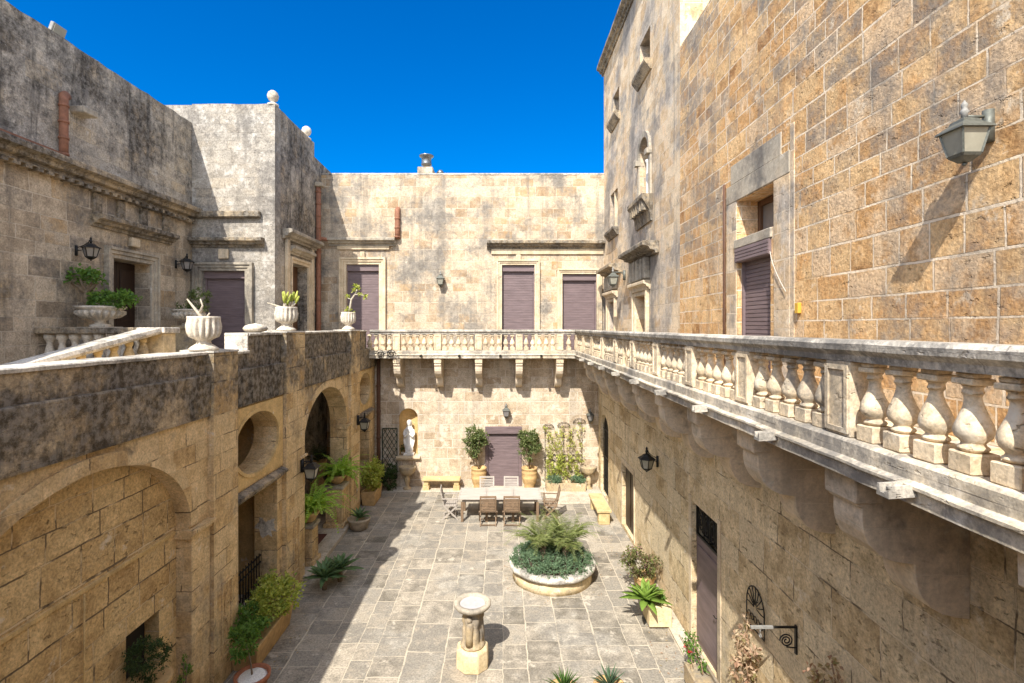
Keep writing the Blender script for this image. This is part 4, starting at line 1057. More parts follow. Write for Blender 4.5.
# ================================================================== lanterns
def lantern(label, fn_loc, rotz, style, scale=1.0, group='wall lanterns around the courtyard'):
    """built at the origin: wall is y=0, the lamp hangs out towards -y; centre of the lamp body at z=0"""
    root = thing('wall_lantern', label, 'lantern', (0, 0, 0), group)
    met = {'grey': VERD, 'black': IRON}[style[0]]; gl = {'pale': GLASSPALE, 'dark': GLASSDARK}[style[1]]
    n = style[2]; out = style[3]; rt = PI / n if n == 4 else 0
    c = (0, -out, 0); rt = PI / 4 if n == 4 else 0
    b = MB(); b.tube([(0, -.03, -.02), (0, -.03, .30)] if style[4] == 'high' else [(0, -.02, -.12), (0, -.02, .16)], .05 if style[4] == 'high' else .035, 12); b.build('wall_plate', met, root)
    b = MB()
    zt = .25
    if style[4] == 'high':
        b.tube([(0, -.04, .24), (0, -out * .5, .235), (0, -out, .235)], .016, 8)
        b.tube([(0, -.05, .12), (0, -.09, .19), (0, -.15, .22)], .011, 6)
    else:
        b.tube([(0, -.03, .02), (0, -out * .45, .04), (0, -out * .75, .16), (0, -out * .9, .30), (0, -out, .34), (0, -out - .02, .30), (0, -out, .26)], .012, 8)
        b.tube([(0, -.03, .10), (0, -out * .5, .16), (0, -out * .8, .24)], .009, 6)
    b.build('arm', met, root)
    b = MB(); b.frustum(n, .125, .185, -.145, .085, c, rt); g = b.build('lamp_glass', gl, root)
    b = MB()
    for k in range(n):
        a = 2 * PI * k / n + rt
        p0 = Vector((.128 * math.cos(a), -out + .128 * math.sin(a), -.15)); p1 = Vector((.19 * math.cos(a), -out + .19 * math.sin(a), .09))
        b.bar(p0, p1, .018)
    b.frustum(n, .12, .14, -.175, -.146, c, rt); b.frustum(n, .05, .115, -.225, -.176, c, rt); b.lathe([(.012, -.26), (.025, -.24), (.012, -.226)], c, 8)
    b.build('lamp_frame', met, root)
    b = MB(); b.frustum(n, .235, .225, .086, .105, c, rt); b.frustum(n, .222, .13, .106, .16, c, rt); b.frustum(n, .125, .11, .161, .19, c, rt); b.frustum(n, .11, .03, .191, .225, c, rt)
    b.build('lamp_hood', met, root)
    b = MB(); b.lathe([(.03, .22), (.03, .26), (.042, .28), (.03, .30), (.022, .32), (.03, .34), (.028, .36), (.012, .385), (.004, .40)], c, 12); b.build('finial', GREYP if style[0] == 'grey' else met, root)
    root.location = fn_loc; root.rotation_euler = (0, 0, rotz); root.scale = (scale,) * 3
    return root
lantern('large grey-green lantern with tapered square panes high on orange right wall', (XU, 4.11, 7.70), -PI / 2, ('grey', 'pale', 4, .27, 'high'), .80)
lantern('pale lantern between the two hooded doors of the tower', (XU, 16.4, 7.72), -PI / 2, ('grey', 'pale', 4, .40, 'high'), 1.0)
lantern('black lantern on right lower wall under the balcony, above the ground-floor doors', (XR, 12.2, 2.98), -PI / 2, ('black', 'pale', 6, .30, 'low'), .92)
lantern('black lantern left of the open doorway on left facade', (XF, 11.5, 7.90), PI / 2, ('black', 'dark', 6, .42, 'low'), .82)
lantern('black lantern right of the open doorway, near the pavilion corner', (XF, 15.0, 8.02), PI / 2, ('black', 'dark', 6, .40, 'low'), .86)
lantern('grey lantern on sunlit rear wall between the upper shuttered doors', (-2.40, YF, 7.98), 0, ('grey', 'pale', 4, .2, 'high'), .95)
lantern('grey lantern over the ground-floor purple shutter of rear wall', (.12, YF, 2.92), 0, ('grey', 'dark', 4, .2, 'high'), .9)
lantern('grey lantern near right corner of rear wall, above the small pedestal basin', (3.35, YF, 2.75), 0, ('grey', 'dark', 4, .22, 'high'), .85)
lantern('dark lantern on middle arcade pier between oval opening and large arch', (XL + .1, 12.35, 2.72), PI / 2, ('black', 'pale', 4, .25, 'high'), 1.0)
lantern('dark lantern on farthest arcade pier, past the large arch', (XL + .1, 17.1, 2.95), PI / 2, ('black', 'pale', 4, .25, 'high'), 1.0)

fl = thing('floodlight', 'small grey floodlight on top of the left building parapet', 'floodlight', (XF - .2, 11.2, 12.5))
b = MB(); b.obox(Matrix.Translation((XF - .15, 11.2, 12.68)) @ Matrix.Rotation(.35, 4, 'Y'), .09, .34, .24); b.build('housing', GREYP, fl, bevel=.012)
b = MB(); b.obox(Matrix.Translation((XF - .10, 11.2, 12.66)) @ Matrix.Rotation(.35, 4, 'Y'), .012, .29, .19); b.build('lens', GLASSPALE, fl)
b = MB(); b.bar((XF - .2, 11.2, 12.49), (XF - .17, 11.2, 12.62), .05); b.bar((XF - .18, 10.97, 12.6), (XF - .18, 11.43, 12.6), .03); b.build('bracket', IRON, fl)

# ================================================================== urns on parapet and terrace
def urn_mb(r=.23, h=.56, loc=(0, 0, 0)):
    b = MB()
    b.lathe([(r * .95, 0), (r * .98, h * .06), (r * .8, h * .12), (r * .5, h * .2), (r * .45, h * .28), (r * .6, h * .33), (r * .92, h * .40, .2), (r * 1.02, h * .52, .26), (r * 1.08, h * .72, .24), (r * 1.04, h * .88, .14), (r * 1.08, h * .95), (r * 1.08, h), (r * .9, h), (r * .86, h * .9), (.01, h * .88)], loc, 96, lobes=16)
    return b
def tazza_mb(r=.47, loc=(0, 0, 0)):
    b = MB()
    b.lathe([(r * .42, 0), (r * .42, .05), (r * .22, .08), (r * .2, .13), (r * .4, .17), (r * .7, .21, .25), (r * .9, .29, .25), (r * .93, .35, .16), (r * .86, .38), (r * 1.02, .42), (r * 1.02, .46), (r * .9, .46), (r * .86, .40), (.01, .38)], loc, 120, lobes=20)
    return b
G_URN = 'planted stone urns on the terrace'
r = random.Random(3)
t = thing('urn_planter', 'lobed stone urn with bare forked stems on nearest parapet pier', 'urn', (-5.13, 8.78, 5.80), G_URN)
urn_mb(.235, .58, t.location).build('urn', S_URN, t, rough=.006)
b = MB(); q = Vector((-5.13, 8.78, 6.32))
b.tube([q, q + Vector((-.08, 0, .1)), q + Vector((-.2, 0, .25)), q + Vector((-.3, .02, .36))], [.03, .028, .02, .012], 6)
b.tube([q + Vector((-.08, 0, .1)), q + Vector((-.02, 0, .25)), q + Vector((-.06, 0, .36))], [.022, .016, .01], 6)
b.tube([q + Vector((.02, 0, 0)), q + Vector((.1, 0, .12))], [.02, .012], 6)
b.build('stem', PALEBARK, t)
t = thing('urn_planter', 'lobed stone urn with stubby green cactus fingers on middle parapet pier', 'urn', (-5.1, 12.05, 6.11), G_URN)
urn_mb(.225, .56, t.location).build('urn', S_URN, t, rough=.006)
b = MB(); b2 = MB(); q = Vector((-5.1, 12.05, 6.63))
for k in range(13):
    a = r.uniform(0, 2 * PI); rad = r.uniform(.05, .22); h = r.uniform(.18, .42)
    p0 = q + Vector((r.uniform(-.1, .1), r.uniform(-.1, .1), 0)); p1 = p0 + Vector((rad * math.cos(a) * .7, rad * math.sin(a) * .7, h * .45)); p2 = p1 + Vector((.08 * math.cos(a), .05 * math.sin(a), h * .6))
    b2.tube([p0, p1], [.022, .02], 6); b.tube([p1, p1.lerp(p2, .5), p2], [.022, .032, .014], 7)
b2.tube([q, q + Vector((-.25, 0, .08)), q + Vector((-.45, 0, .14))], [.025, .02, .012], 6)
b2.build('stem', PALEBARK, t); b.build('foliage', L_YEL, t)
t = thing('urn_planter', 'stone urn with one tall knobbly branching stem on farthest parapet pier', 'urn', (-5.12, 16.95, 6.11), G_URN)
urn_mb(.21, .58, t.location).build('urn', S_URN, t, rough=.006)
b = MB(); q = Vector((-5.12, 16.95, 6.66)); b2 = MB()
b.tube([q, q + Vector((.06, 0, .2)), q + Vector((.1, 0, .45)), q + Vector((.22, 0, .62)), q + Vector((.3, 0, .8))], [.04, .035, .03, .026, .02], 7)
b.tube([q + Vector((.22, 0, .62)), q + Vector((.42, 0, .6)), q + Vector((.55, 0, .55))], [.025, .02, .014], 6)
b.tube([q + Vector((.1, 0, .45)), q + Vector((-.02, 0, .5))], [.02, .012], 6)
for p in ((.3, .86), (.56, .58), (.38, .66), (-.04, .52), (.2, .75), (0, .12), (.1, .06), (.25, .9)): clumps(b2, q + Vector((p[0], 0, p[1])), (.05, .05, .05), 3, 9, .05, .09, r, .5)
b.build('stem', PALEBARK, t); b2.build('foliage', L_YEL, t, weld=False, normals=False)
b = MB(); b.lathe([(.10, 0), (.21, .03, .05), (.235, .08, .12), (.20, .13, .12), (.12, .165, .08), (.03, .18), (.005, .19)], (-5.15, 10.65, 6.09), 40, lobes=18)
tag(b.build('stone_boss', S_URN, None, rough=.004), 'flattened ribbed stone dome on the raised parapet before the cactus urn', 'finial')
t = thing('pedestal_bowl', 'wide lobed stone bowl holding a bonsai-like jade plant, left of the open doorway', 'planter', (-9.0, 11.45, 5.2), G_URN)
b = MB(); b.box(-9.3, -8.7, 11.15, 11.75, 5.2, 6.2); b.build('pedestal', S_URN, t, rough=.006, bevel=.015)
tazza_mb(.47, (-9.0, 11.45, 6.2)).build('bowl', S_URN, t, rough=.006)
b = MB(); b2 = MB(); q = Vector((-9.0, 11.4, 6.6))
b.tube([q + Vector((-.2, 0, 0)), q + Vector((-.28, 0, .25)), q + Vector((-.24, 0, .45))], [.09, .07, .05], 8)
for dx, dz in ((-.7, .62), (-.45, .75), (-.1, .7), (.05, .62)): b.tube([q + Vector((-.26, 0, .35)), q + Vector((dx * .6 - .1, 0, .55)), q + Vector((dx, 0, dz))], [.05, .03, .02], 6)
clumps(b2, q + Vector((-.35, 0, .72)), (.5, .3, .13), 26, 26, .13, .085, r, .75)
clumps(b2, q + Vector((.3, 0, .22)), (.55, .35, .17), 34, 28, .13, .085, r, .75)
b.build('stem', BARK, t); b2.build('foliage', L_GREEN, t, weld=False, normals=False)
t = thing('pedestal_bowl', 'lobed stone bowl on panelled pedestal with a round shrub, at the pavilion corner', 'planter', (-8.95, 14.6, 5.2), G_URN)
b = MB(); b.box(-9.3, -8.6, 14.3, 14.9, 5.2, 5.32); b.box(-9.2, -8.7, 14.36, 14.84, 5.321, 6.15); b.box(-9.28, -8.62, 14.3, 14.9, 6.151, 6.24); b.box(-9.12, -8.78, 14.34, 14.36, 5.45, 6.0); b.build('pedestal', S_OLD, t, rough=.006, bevel=.012)
tazza_mb(.43, (-8.95, 14.6, 6.24)).build('bowl', S_URN, t, rough=.006)
b = MB(); b2 = MB(); q = Vector((-8.95, 14.6, 6.62))
b.tube([q + Vector((.25, 0, 0)), q + Vector((.3, 0, .25))], [.04, .03], 6)
clumps(b2, q + Vector((.32, 0, .36)), (.3, .3, .33), 30, 26, .1, .07, r, .6)
clumps(b2, q + Vector((-.15, 0, .1)), (.3, .25, .12), 14, 20, .1, .07, r, .6)
b.build('stem', BARK, t); b2.build('foliage', L_OLIVE, t, weld=False, normals=False)
# ================================================================== COURTYARD: birdbath, round planter, table
t = thing('bird_bath', 'stone bird bath on carved pedestal with octagonal base, standing alone on sunlit paving', 'bird bath', (-.56, 9.4, 0))
b = MB(); b.lathe([(.31, 0), (.31, .22), (.30, .34), (.25, .37)], t.location, 8, rot=PI / 8, smooth=False); b.build('base', S_LIME, t, rough=.01, bevel=.015)
b = MB(); b.lathe([(.22, .37), (.225, .41), (.19, .43), (.17, .46, .1), (.18, .55, .22), (.165, .68, .28), (.15, .74, .25), (.17, .80, .3), (.175, .90, .2), (.15, .96, .1), (.18, 1.0), (.2, 1.03)], t.location, 36, lobes=6)
for k in range(3):
    a = k * 2 * PI / 3 - PI / 2 - .3; p = Vector(t.location) + Vector((.14 * math.cos(a), .14 * math.sin(a), 0))
    b.tube([p + Vector((0, 0, .44)), p + Vector((.02 * math.cos(a), .02 * math.sin(a), .6)), p + Vector((0, 0, .76)), p + Vector((.01, 0, .86))], [.075, .065, .07, .05], 8)
    b.lathe([(.02, .84), (.05, .87), (.055, .91), (.045, .95), (.01, .97)], p + Vector((.02 * math.cos(a), .02 * math.sin(a), 0)), 8)
b.build('carved_pedestal', S_OLD, t, rough=.014, freq=7)
b = MB(); b.lathe([(.12, 1.0), (.2, 1.03), (.30, 1.07), (.335, 1.11), (.34, 1.15), (.32, 1.17), (.25, 1.165), (.235, 1.13), (.20, 1.10), (.01, 1.085)], t.location, 36); b.build('basin', S_TRIMGREY, t, rough=.004)
b = MB(); b.lathe([(.003, 1.130), (.229, 1.131)], t.location, 36, cap=False); b.build('water', WATER, t)

pl = thing('round_planter', 'round stone planter with whitish rim in the middle of the courtyard', 'planter', (1.22, 12.75, 0))
b = MB(); b.lathe([(.98, 0), (.96, .12), (.97, .288), (.80, .289), (.80, .05)], pl.location, 56); b.build('wall', S_LIME, pl, rough=.014, freq=3)
b = MB(); b.lathe([(.97, .29), (1.05, .295), (1.075, .34), (1.07, .405), (1.04, .42), (.84, .42), (.82, .40), (.82, .29)], pl.location, 64); b.build('rim', S_COPE, pl, rough=.02, freq=4)
b = MB(); b.lathe([(.81, .24), (.81, .36), (.4, .42), (.01, .44)], pl.location, 40); b.build('soil', SOIL, pl, rough=.02)
r = random.Random(11)
b = MB()
for k in range(430):
    a = r.uniform(0, 2 * PI); q = math.sqrt(r.uniform(0, 1)) * 1.0
    h = .47 + .12 * (1 - q ** 2) + r.uniform(-.04, .07)
    if q > .90: h -= (q - .90) * 1.0 * (1.6 if math.sin(a * 5 + 1) > -.2 else .4)
    clumps(b, (1.22 + q * math.cos(a) * 1.02, 12.75 + q * math.sin(a) * 1.02, h), (.06, .06, .05), 2, 15, .075, .05, r, .5, .5)
o = b.build('ground_cover', L_GREY, None, weld=False, normals=False); tag(o, 'grey-green trailing ground cover filling the round planter', 'ground cover', kind='stuff')
for k, (x, y, h, lab) in enumerate(((1.0, 12.75, .30, 'dwarf palm on left side of the round planter, nearest the birdbath side'), (1.55, 12.7, .34, 'dwarf palm on right side of the round planter'))):
    t = thing('dwarf_palm', lab, 'palm', (x, y, .43), 'dwarf palms in the round planter')
    b = MB(); b.lathe([(.08, 0), (.10, .1), (.09, h * .6), (.07, h)], t.location, 10, lobes=5); b.build('trunk', BARK, t, rough=.015, freq=9)
    b = MB()
    for i in range(34):
        frond(b, Vector(t.location) + Vector((0, 0, h)), i * 2.4 + r.uniform(-.2, .2), r.uniform(.6, 1.4), r.uniform(.85, 1.25), r.uniform(.9, 1.7), 26, .27, .009, r, .3)
    b.build('frond', L_PALM, t, weld=False, normals=False)

tb = thing('dining_table', 'long bleached wooden dining table set before the ground-floor purple shutter', 'table', (-.10, 16.8, 0))
tx, ty = tb.location.x, tb.location.y
b = MB()
for k in range(3):
    x0 = tx - 1.33 + k * .888
    n = 9
    for i in range(n):
        y0 = ty - .57 + 1.14 * i / n
        b.box(x0 + .045, x0 + .84, y0 + .003, y0 + 1.14 / n - .003, .722, .75)
    b.box(x0 + .003, x0 + .043, ty - .575, ty + .575, .718, .752); b.box(x0 + .842, x0 + .884, ty - .575, ty + .575, .718, .752)
b.build('tabletop', TEAKPALE, tb, bevel=.003)
b = MB()
for y in (ty - .47, ty + .47): b.box(tx - 1.2, tx + 1.2, y - .015, y + .015, .63, .717)
for x in (tx - 1.19, tx + 1.19): b.box(x - .015, x + .015, ty - .45, ty + .45, .63, .717)
b.build('apron', TEAKGREY, tb)
for x in (tx - 1.2, tx - .42, tx + .42, tx + 1.2):
    for y in (ty - .49, ty + .49):
        b = MB(); b.box(x - .04, x + .04, y - .04, y + .04, 0, .62); b.build('leg', TEAK, tb, bevel=.004)

def chair(label, x, y, rz, arms, mat):
    t = thing('folding_chair', label, 'chair', (0, 0, 0), 'chairs around the dining table')
    b = MB()
    for k in range(7): b.box(-.23, .23, -.20 + .062 * k, -.15 + .062 * k, .435, .455)
    b.box(-.245, -.232, -.22, .24, .41, .452); b.box(.232, .245, -.22, .24, .41, .452)
    b.build('seat', mat, t, bevel=.003)
    b = MB()
    for s in (-1, 1): b.bar((s * .235, -.20, .46), (s * .235, -.31, .95), .045, .03)
    for k in range(8):
        q = .50 + .052 * k; yy = -.20 - .11 * (q - .46) / .49
        b.bar((-.21, yy, q), (.21, yy, q), .012, .036)
    b.bar((-.255, -.312, .945), (.255, -.312, .945), .03, .06)
    b.build('backrest', mat, t, bevel=.003)
    for s in (-1, 1):
        b = MB(); b.bar((s * .24, .24, .43), (s * .24, -.24, .0), .028, .045); b.build('leg', mat, t)
        b = MB(); b.bar((s * .275, -.21, .46), (s * .275, .25, .0), .028, .045); b.build('leg', mat, t)
        if arms:
            b = MB(); b.box(s * .275 - .03, s * .275 + .03, -.26, .24, .655, .68); b.bar((s * .275, .20, .45), (s * .275, .20, .654), .035); b.build('armrest', mat, t, bevel=.004)
    b = MB(); b.bar((-.24, -.2, .04), (.24, -.2, .04), .025); b.build('stretcher', mat, t)
    b = MB(); b.bar((-.27, .16, .09), (.27, .16, .09), .025); b.build('stretcher', mat, t)
    t.location = (x, y, 0); t.rotation_euler = (0, 0, rz)
    return t
chair('brown slatted chair on the near side of table, left of the pair with backs turned', -.47, 16.13, .03, False, TEAK)
chair('brown slatted chair on the near side of table, right of the pair with backs turned', .28, 16.13, -.03, False, TEAK)
chair('greyed slatted armchair at left head of the table', -1.72, 16.75, -PI / 2 + .06, True, TEAKGREY)
chair('slatted armchair at right head of the table, behind the palms', 1.55, 16.75, PI / 2 - .05, True, TEAK)
chair('pale chair on the far side of table, left one, before the shutter', -.55, 17.62, PI + .04, False, TEAKPALE)
chair('pale chair on the far side of table, right one, before the shutter', .28, 17.62, PI - .02, False, TEAKPALE)

def bench(label, x0, x1, y0, y1, along, mat):
    t = thing('stone_bench', label, 'bench', ((x0 + x1) / 2, (y0 + y1) / 2, 0), 'stone benches along the walls')
    b = MB(); b.box(x0, x1, y0, y1, .38, .47); b.build('seat', mat, t, rough=.006, bevel=.015)
    for k in (.1, .9):
        b = MB()
        if along == 'x':
            c = x0 + (x1 - x0) * k; b.box(c - .12, c + .12, y0 + .05, y1 - .05, 0, .2); b.box(c - .09, c + .09, y0 + .07, y1 - .07, .201, .379)
        else:
            c = y0 + (y1 - y0) * k; b.box(x0 + .05, x1 - .05, c - .12, c + .12, 0, .379)
        b.build('leg', mat, t, rough=.006, bevel=.012)
S_BENCH = stone('bench_stone', [(0.50, 0.37, 0.18), (0.57, 0.44, 0.24)], blocks=False, pale=.1, pits=.4, fine=.25, bstr=.4)
bench('yellow stone bench against rear wall, between niche and the potted tree', -3.06, -1.62, 19.28, 19.70, 'x', S_BENCH)
bench('yellow stone bench along the right wall, seen end on', 2.95, 3.40, 16.0, 17.65, 'y', S_BENCH)

# ---------------------------------------------------------------- statue in the niche
t = thing('statue', 'white statue of a robed standing figure with bowed veiled head in arched wall niche', 'statue', (-3.66, 19.98, 1.22))
L = Vector(t.location)
b = MB(); b.box(L.x - .2, L.x + .2, L.y - .16, L.y + .16, 1.221, 1.30); b.lathe([(.17, 1.301), (.16, 1.36), (.15, 1.40)], (L.x, L.y, 0), 8, rot=PI / 8, smooth=False); b.build('pedestal', S_WHITE, t, bevel=.008)
b = MB(); q = (L.x, L.y, 1.40)
b.lathe([(.165, 0, .10), (.16, .05, .14), (.145, .2, .16), (.135, .4, .15), (.14, .55, .10), (.15, .68, .05), (.165, .78), (.15, .85), (.09, .90), (.06, .93), (.055, .96)], q, 40, lobes=14, sy=.75)
b.lathe([(.05, .93), (.075, .97), (.09, 1.03), (.088, 1.09), (.07, 1.14), (.03, 1.165)], (L.x + .005, L.y - .015, 1.40), 20, sx=.88)
b.lathe([(.125, .74), (.12, .86), (.105, .95), (.105, 1.05), (.095, 1.12), (.05, 1.175)], (L.x, L.y + .03, 1.40), 20, sy=.8)
for s in (-1, 1):
    b.tube([(L.x + s * .15, L.y, 1.40 + .80), (L.x + s * .19, L.y - .03, 1.40 + .62), (L.x + s * .15, L.y - .13, 1.40 + .55), (L.x + s * .03, L.y - .16, 1.40 + .66)], [.06, .058, .05, .03], 8)
    b.tube([(L.x + s * .06, L.y - .165, 1.40 + .64), (L.x + s * .015, L.y - .17, 1.40 + .72)], [.028, .012], 6)
    b.tube([(L.x + s * .18, L.y, 1.40 + .62), (L.x + s * .19, L.y - .02, 1.40 + .35), (L.x + s * .15, L.y - .03, 1.40 + .12)], [.05, .045, .02], 6)
b.lathe([(.008, -.012), (.013, 0), (.006, .016)], (L.x + .005, L.y - .10, 1.40 + 1.04), 6)
o = b.build('figure', S_WHITE, t)
md = o.modifiers.new('r', 'REMESH'); md.mode = 'VOXEL'; md.voxel_size = .012; md.use_smooth_shade = True
dg = bpy.context.evaluated_depsgraph_get(); nm = bpy.data.meshes.new_from_object(o.evaluated_get(dg)); o.modifiers.clear(); o.data = nm
for p in nm.polygons: p.use_smooth = True

# ---------------------------------------------------------------- pots
def pot_mb(prof, loc, n=28): return MB().lathe(prof, loc, n)
AMPH = [(.17, 0), (.20, .04), (.17, .08), (.24, .2), (.285, .38), (.29, .42), (.28, .44), (.29, .56), (.30, .60), (.285, .63), (.27, .70), (.30, .73), (.30, .78), (.26, .78), (.24, .70), (.01, .69)]
BOWLP = [(.20, 0), (.24, .03), (.30, .18), (.33, .28), (.345, .30), (.345, .35), (.30, .35), (.28, .29), (.01, .28)]
TUB = [(.17, 0), (.20, .1), (.235, .3), (.25, .34), (.26, .35), (.26, .41), (.22, .41), (.21, .36), (.01, .35)]
def potted(label, loc, prof, pmat, cat='potted plant', group='potted plants in the courtyard', n=28, name='potted_plant'):
    t = thing(name, label, cat, loc, group)
    p = pot_mb(prof, loc, n).build('pot', pmat, t, rough=.004)
    return t
r = random.Random(21)
for lab, x, top in (('round-headed small tree in banded clay pot left of the ground-floor shutter', -.92, 1.82), ('round-headed small tree in banded clay pot right of the ground-floor shutter', 1.00, 1.75)):
    t = potted(lab, (x, 19.42, .0), AMPH, POTC, 'potted tree', 'potted trees beside the shutter', name='potted_tree')
    b = MB(); b.box(x - .24, x + .24, 19.2, 19.64, .0, .10); b.build('plinth', S_LIME, t, bevel=.01, rough=.005)
    for c in children(t):
        if c.name.startswith('pot'): c.location.z = .102
    b = MB(); dx = -.12 if x < 0 else 0
    b.tube([(x, 19.42, .78), (x + dx * .3, 19.43, 1.1), (x + dx, 19.42, 1.5)], [.035, .03, .02], 7)
    for k in range(6):
        a = k * 1.05; b.tube([(x + dx * .6, 19.42, 1.2), (x + dx + .3 * math.cos(a), 19.42 + .3 * math.sin(a), top + r.uniform(-.3, .3))], [.016, .006], 5)
    b.build('trunk', BARK, t)
    b = MB(); clumps(b, (x + dx, 19.40, top), (.46, .36, .58), 60, 26, .12, .09, r, .55, .1, .35)
    clumps(b, (x + dx - .05, 19.38, top + .25), (.42, .34, .3), 26, 26, .12, .09, r, .55, .4, .5)
    b.build('foliage', L_OLIVE, t, weld=False, normals=False)
# pedestal basins
for lab, x in (('lobed stone basin on baluster foot below the statue niche', -3.66), ('lobed stone basin on baluster foot in right corner of rear wall', 3.27)):
    t = thing('pedestal_basin', lab, 'basin', (x, 19.55, 0), 'stone basins against the rear wall')
    b = MB(); b.lathe([(.16, 0), (.16, .06), (.08, .1), (.07, .2), (.11, .34), (.09, .44), (.06, .5), (.1, .54)], (x, 19.55, 0), 18); b.build('foot', S_OLD, t, rough=.006)
    b = MB(); b.lathe([(.1, .54), (.2, .6, .1), (.29, .7, .14), (.31, .8, .12), (.33, .84), (.33, .88), (.28, .88), (.25, .8), (.01, .76)], (x, 19.55, 0), 40, lobes=16, sy=.7); b.build('basin', S_OLD, t, rough=.006)
# lattice with shrub in the left corner
t = thing('lattice_trellis', 'dark green diamond lattice fixed on rear wall in left corner', 'trellis', (-4.45, 19.78, 0))
b = MB(); x0, x1, z0, z1 = -4.66, -4.10, .35, 2.28
def clipbar(xa, s):
    pts = []
    for z in (z0, z1):
        x = xa + s * (z - z0)
        pts.append((x, z))
    (xa_, za), (xb, zb) = pts
    t0, t1 = 0.0, 1.0; d = xb - xa_
    for lo, hi in ((x0, x1),):
        ta, tb_ = (lo - xa_) / d, (hi - xa_) / d
        if ta > tb_: ta, tb_ = tb_, ta
        t0, t1 = max(t0, ta), min(t1, tb_)
    if t1 - t0 > .02: return (xa_ + d * t0, za + (zb - za) * t0), (xa_ + d * t1, za + (zb - za) * t1)
for k in range(-14, 16):
    for s, yy in ((.62, 19.79), (-.62, 19.77)):
        c = clipbar(x0 + k * .17 + (0 if s > 0 else .9), s)
        if c: b.bar((c[0][0], yy, c[0][1]), (c[1][0], yy, c[1][1]), .02, .012, (0, 1, 0))
for x in (x0, x1): b.bar((x, 19.8, z0), (x, 19.8, z1), .03)
for z in (z0, z1): b.bar((x0, 19.8, z), (x1, 19.8, z), .03)
GREENP = simple('green_paint', (0.028, 0.042, 0.026), .6, .2)
b.build('lattice', GREENP, t)
def shrub(label, c, rad, nc, nl, cs, ls, mat, stems=5, loc=None, name='shrub', cat='shrub', group=None, asp=.55):
    loc = loc or (c[0], c[1], 0)
    t = thing(name, label, cat, loc, group)
    b = MB()
    for k in range(stems):
        a = k * 2 * PI / stems; b.tube([loc, (loc[0] * .6 + c[0] * .4 + rad[0] * .25 * math.cos(a), loc[1] * .6 + c[1] * .4 + rad[1] * .25 * math.sin(a), loc[2] * .5 + c[2] * .5), (c[0] + rad[0] * .7 * math.cos(a), c[1] + rad[1] * .7 * math.sin(a), c[2] + rad[2] * .3)], [.02, .014, .006], 5)
    b.build('stem', BARK, t)
    b = MB(); clumps(b, c, rad, nc, nl, cs, ls, r, asp, .3, .35); b.build('foliage', mat, t, weld=False, normals=False)
    return t
shrub('dark green shrub at the foot of corner lattice', (-4.38, 19.45, .55), (.38, .28, .55), 40, 26, .12, .09, L_DARK)
def trough(label, x0, x1, y0, y1, h, mat, cat='planter', group=None, taper=0.0):
    t = thing('planted_trough', label, cat, ((x0 + x1) / 2, (y0 + y1) / 2, 0), group)
    b = MB(); k = .05
    vs = [(x0 + taper, y0 + taper, 0), (x1 - taper, y0 + taper, 0), (x1 - taper, y1 - taper, 0), (x0 + taper, y1 - taper, 0), (x0, y0, h), (x1, y0, h), (x1, y1, h), (x0, y1, h), (x0 + k, y0 + k, h), (x1 - k, y0 + k, h), (x1 - k, y1 - k, h), (x0 + k, y1 - k, h), (x0 + k, y0 + k, h - .08), (x1 - k, y0 + k, h - .08), (x1 - k, y1 - k, h - .08), (x0 + k, y1 - k, h - .08)]
    fs = [(3, 2, 1, 0), (12, 13, 14, 15)]
    for a in (0, 4, 8):
        for i in range(4): fs.append((a + i, a + (i + 1) % 4, a + 4 + (i + 1) % 4, a + 4 + i))
    b.add(vs, fs); b.build('trough', mat, t, rough=.006, bevel=.01)
    return t
G_T = 'planted troughs round the courtyard'
t = trough('ochre trough with tall yellow-green bush by farthest arcade doorway', -4.92, -4.42, 17.7, 18.75, .48, POTC, group=G_T, taper=.04)
b = MB(); clumps(b, (-4.62, 18.2, .98), (.36, .58, .55), 60, 26, .13, .10, r, .6, .3, .4); b.build('foliage', L_YEL, t, weld=False, normals=False)
t = trough('long ochre trough overflowing with yellow-green bush, before the gated arcade doorway', -4.92, -4.38, 9.15, 10.75, .46, POTC, group=G_T, taper=.07)
b = MB(); b2 = MB()
clumps(b, (-4.60, 10.25, .80), (.44, .75, .36), 95, 26, .13, .075, r, .7, .3, .45); b.build('foliage', L_YEL, t, weld=False, normals=False)
clumps(b2, (-4.70, 9.45, .72), (.3, .42, .28), 40, 26, .12, .075, r, .7, .3, .4); b2.build('foliage', L_GREEN, t, weld=False, normals=False)
t = trough('pale stone trough of low grey-green plants under the iron trellis', 1.62, 3.10, 19.15, 19.62, .34, S_OLD, group=G_T)
b = MB()
for k in range(46): clumps(b, (1.66 + r.uniform(0, .45) + (1.0 if k % 2 else 0) * .98, 19.38 + r.uniform(-.22, .2), .40 + r.uniform(-.04, .1)), (.1, .08, .07), 2, 18, .09, .07, r, .4)
b.build('foliage', L_GREY, t, weld=False, normals=False)
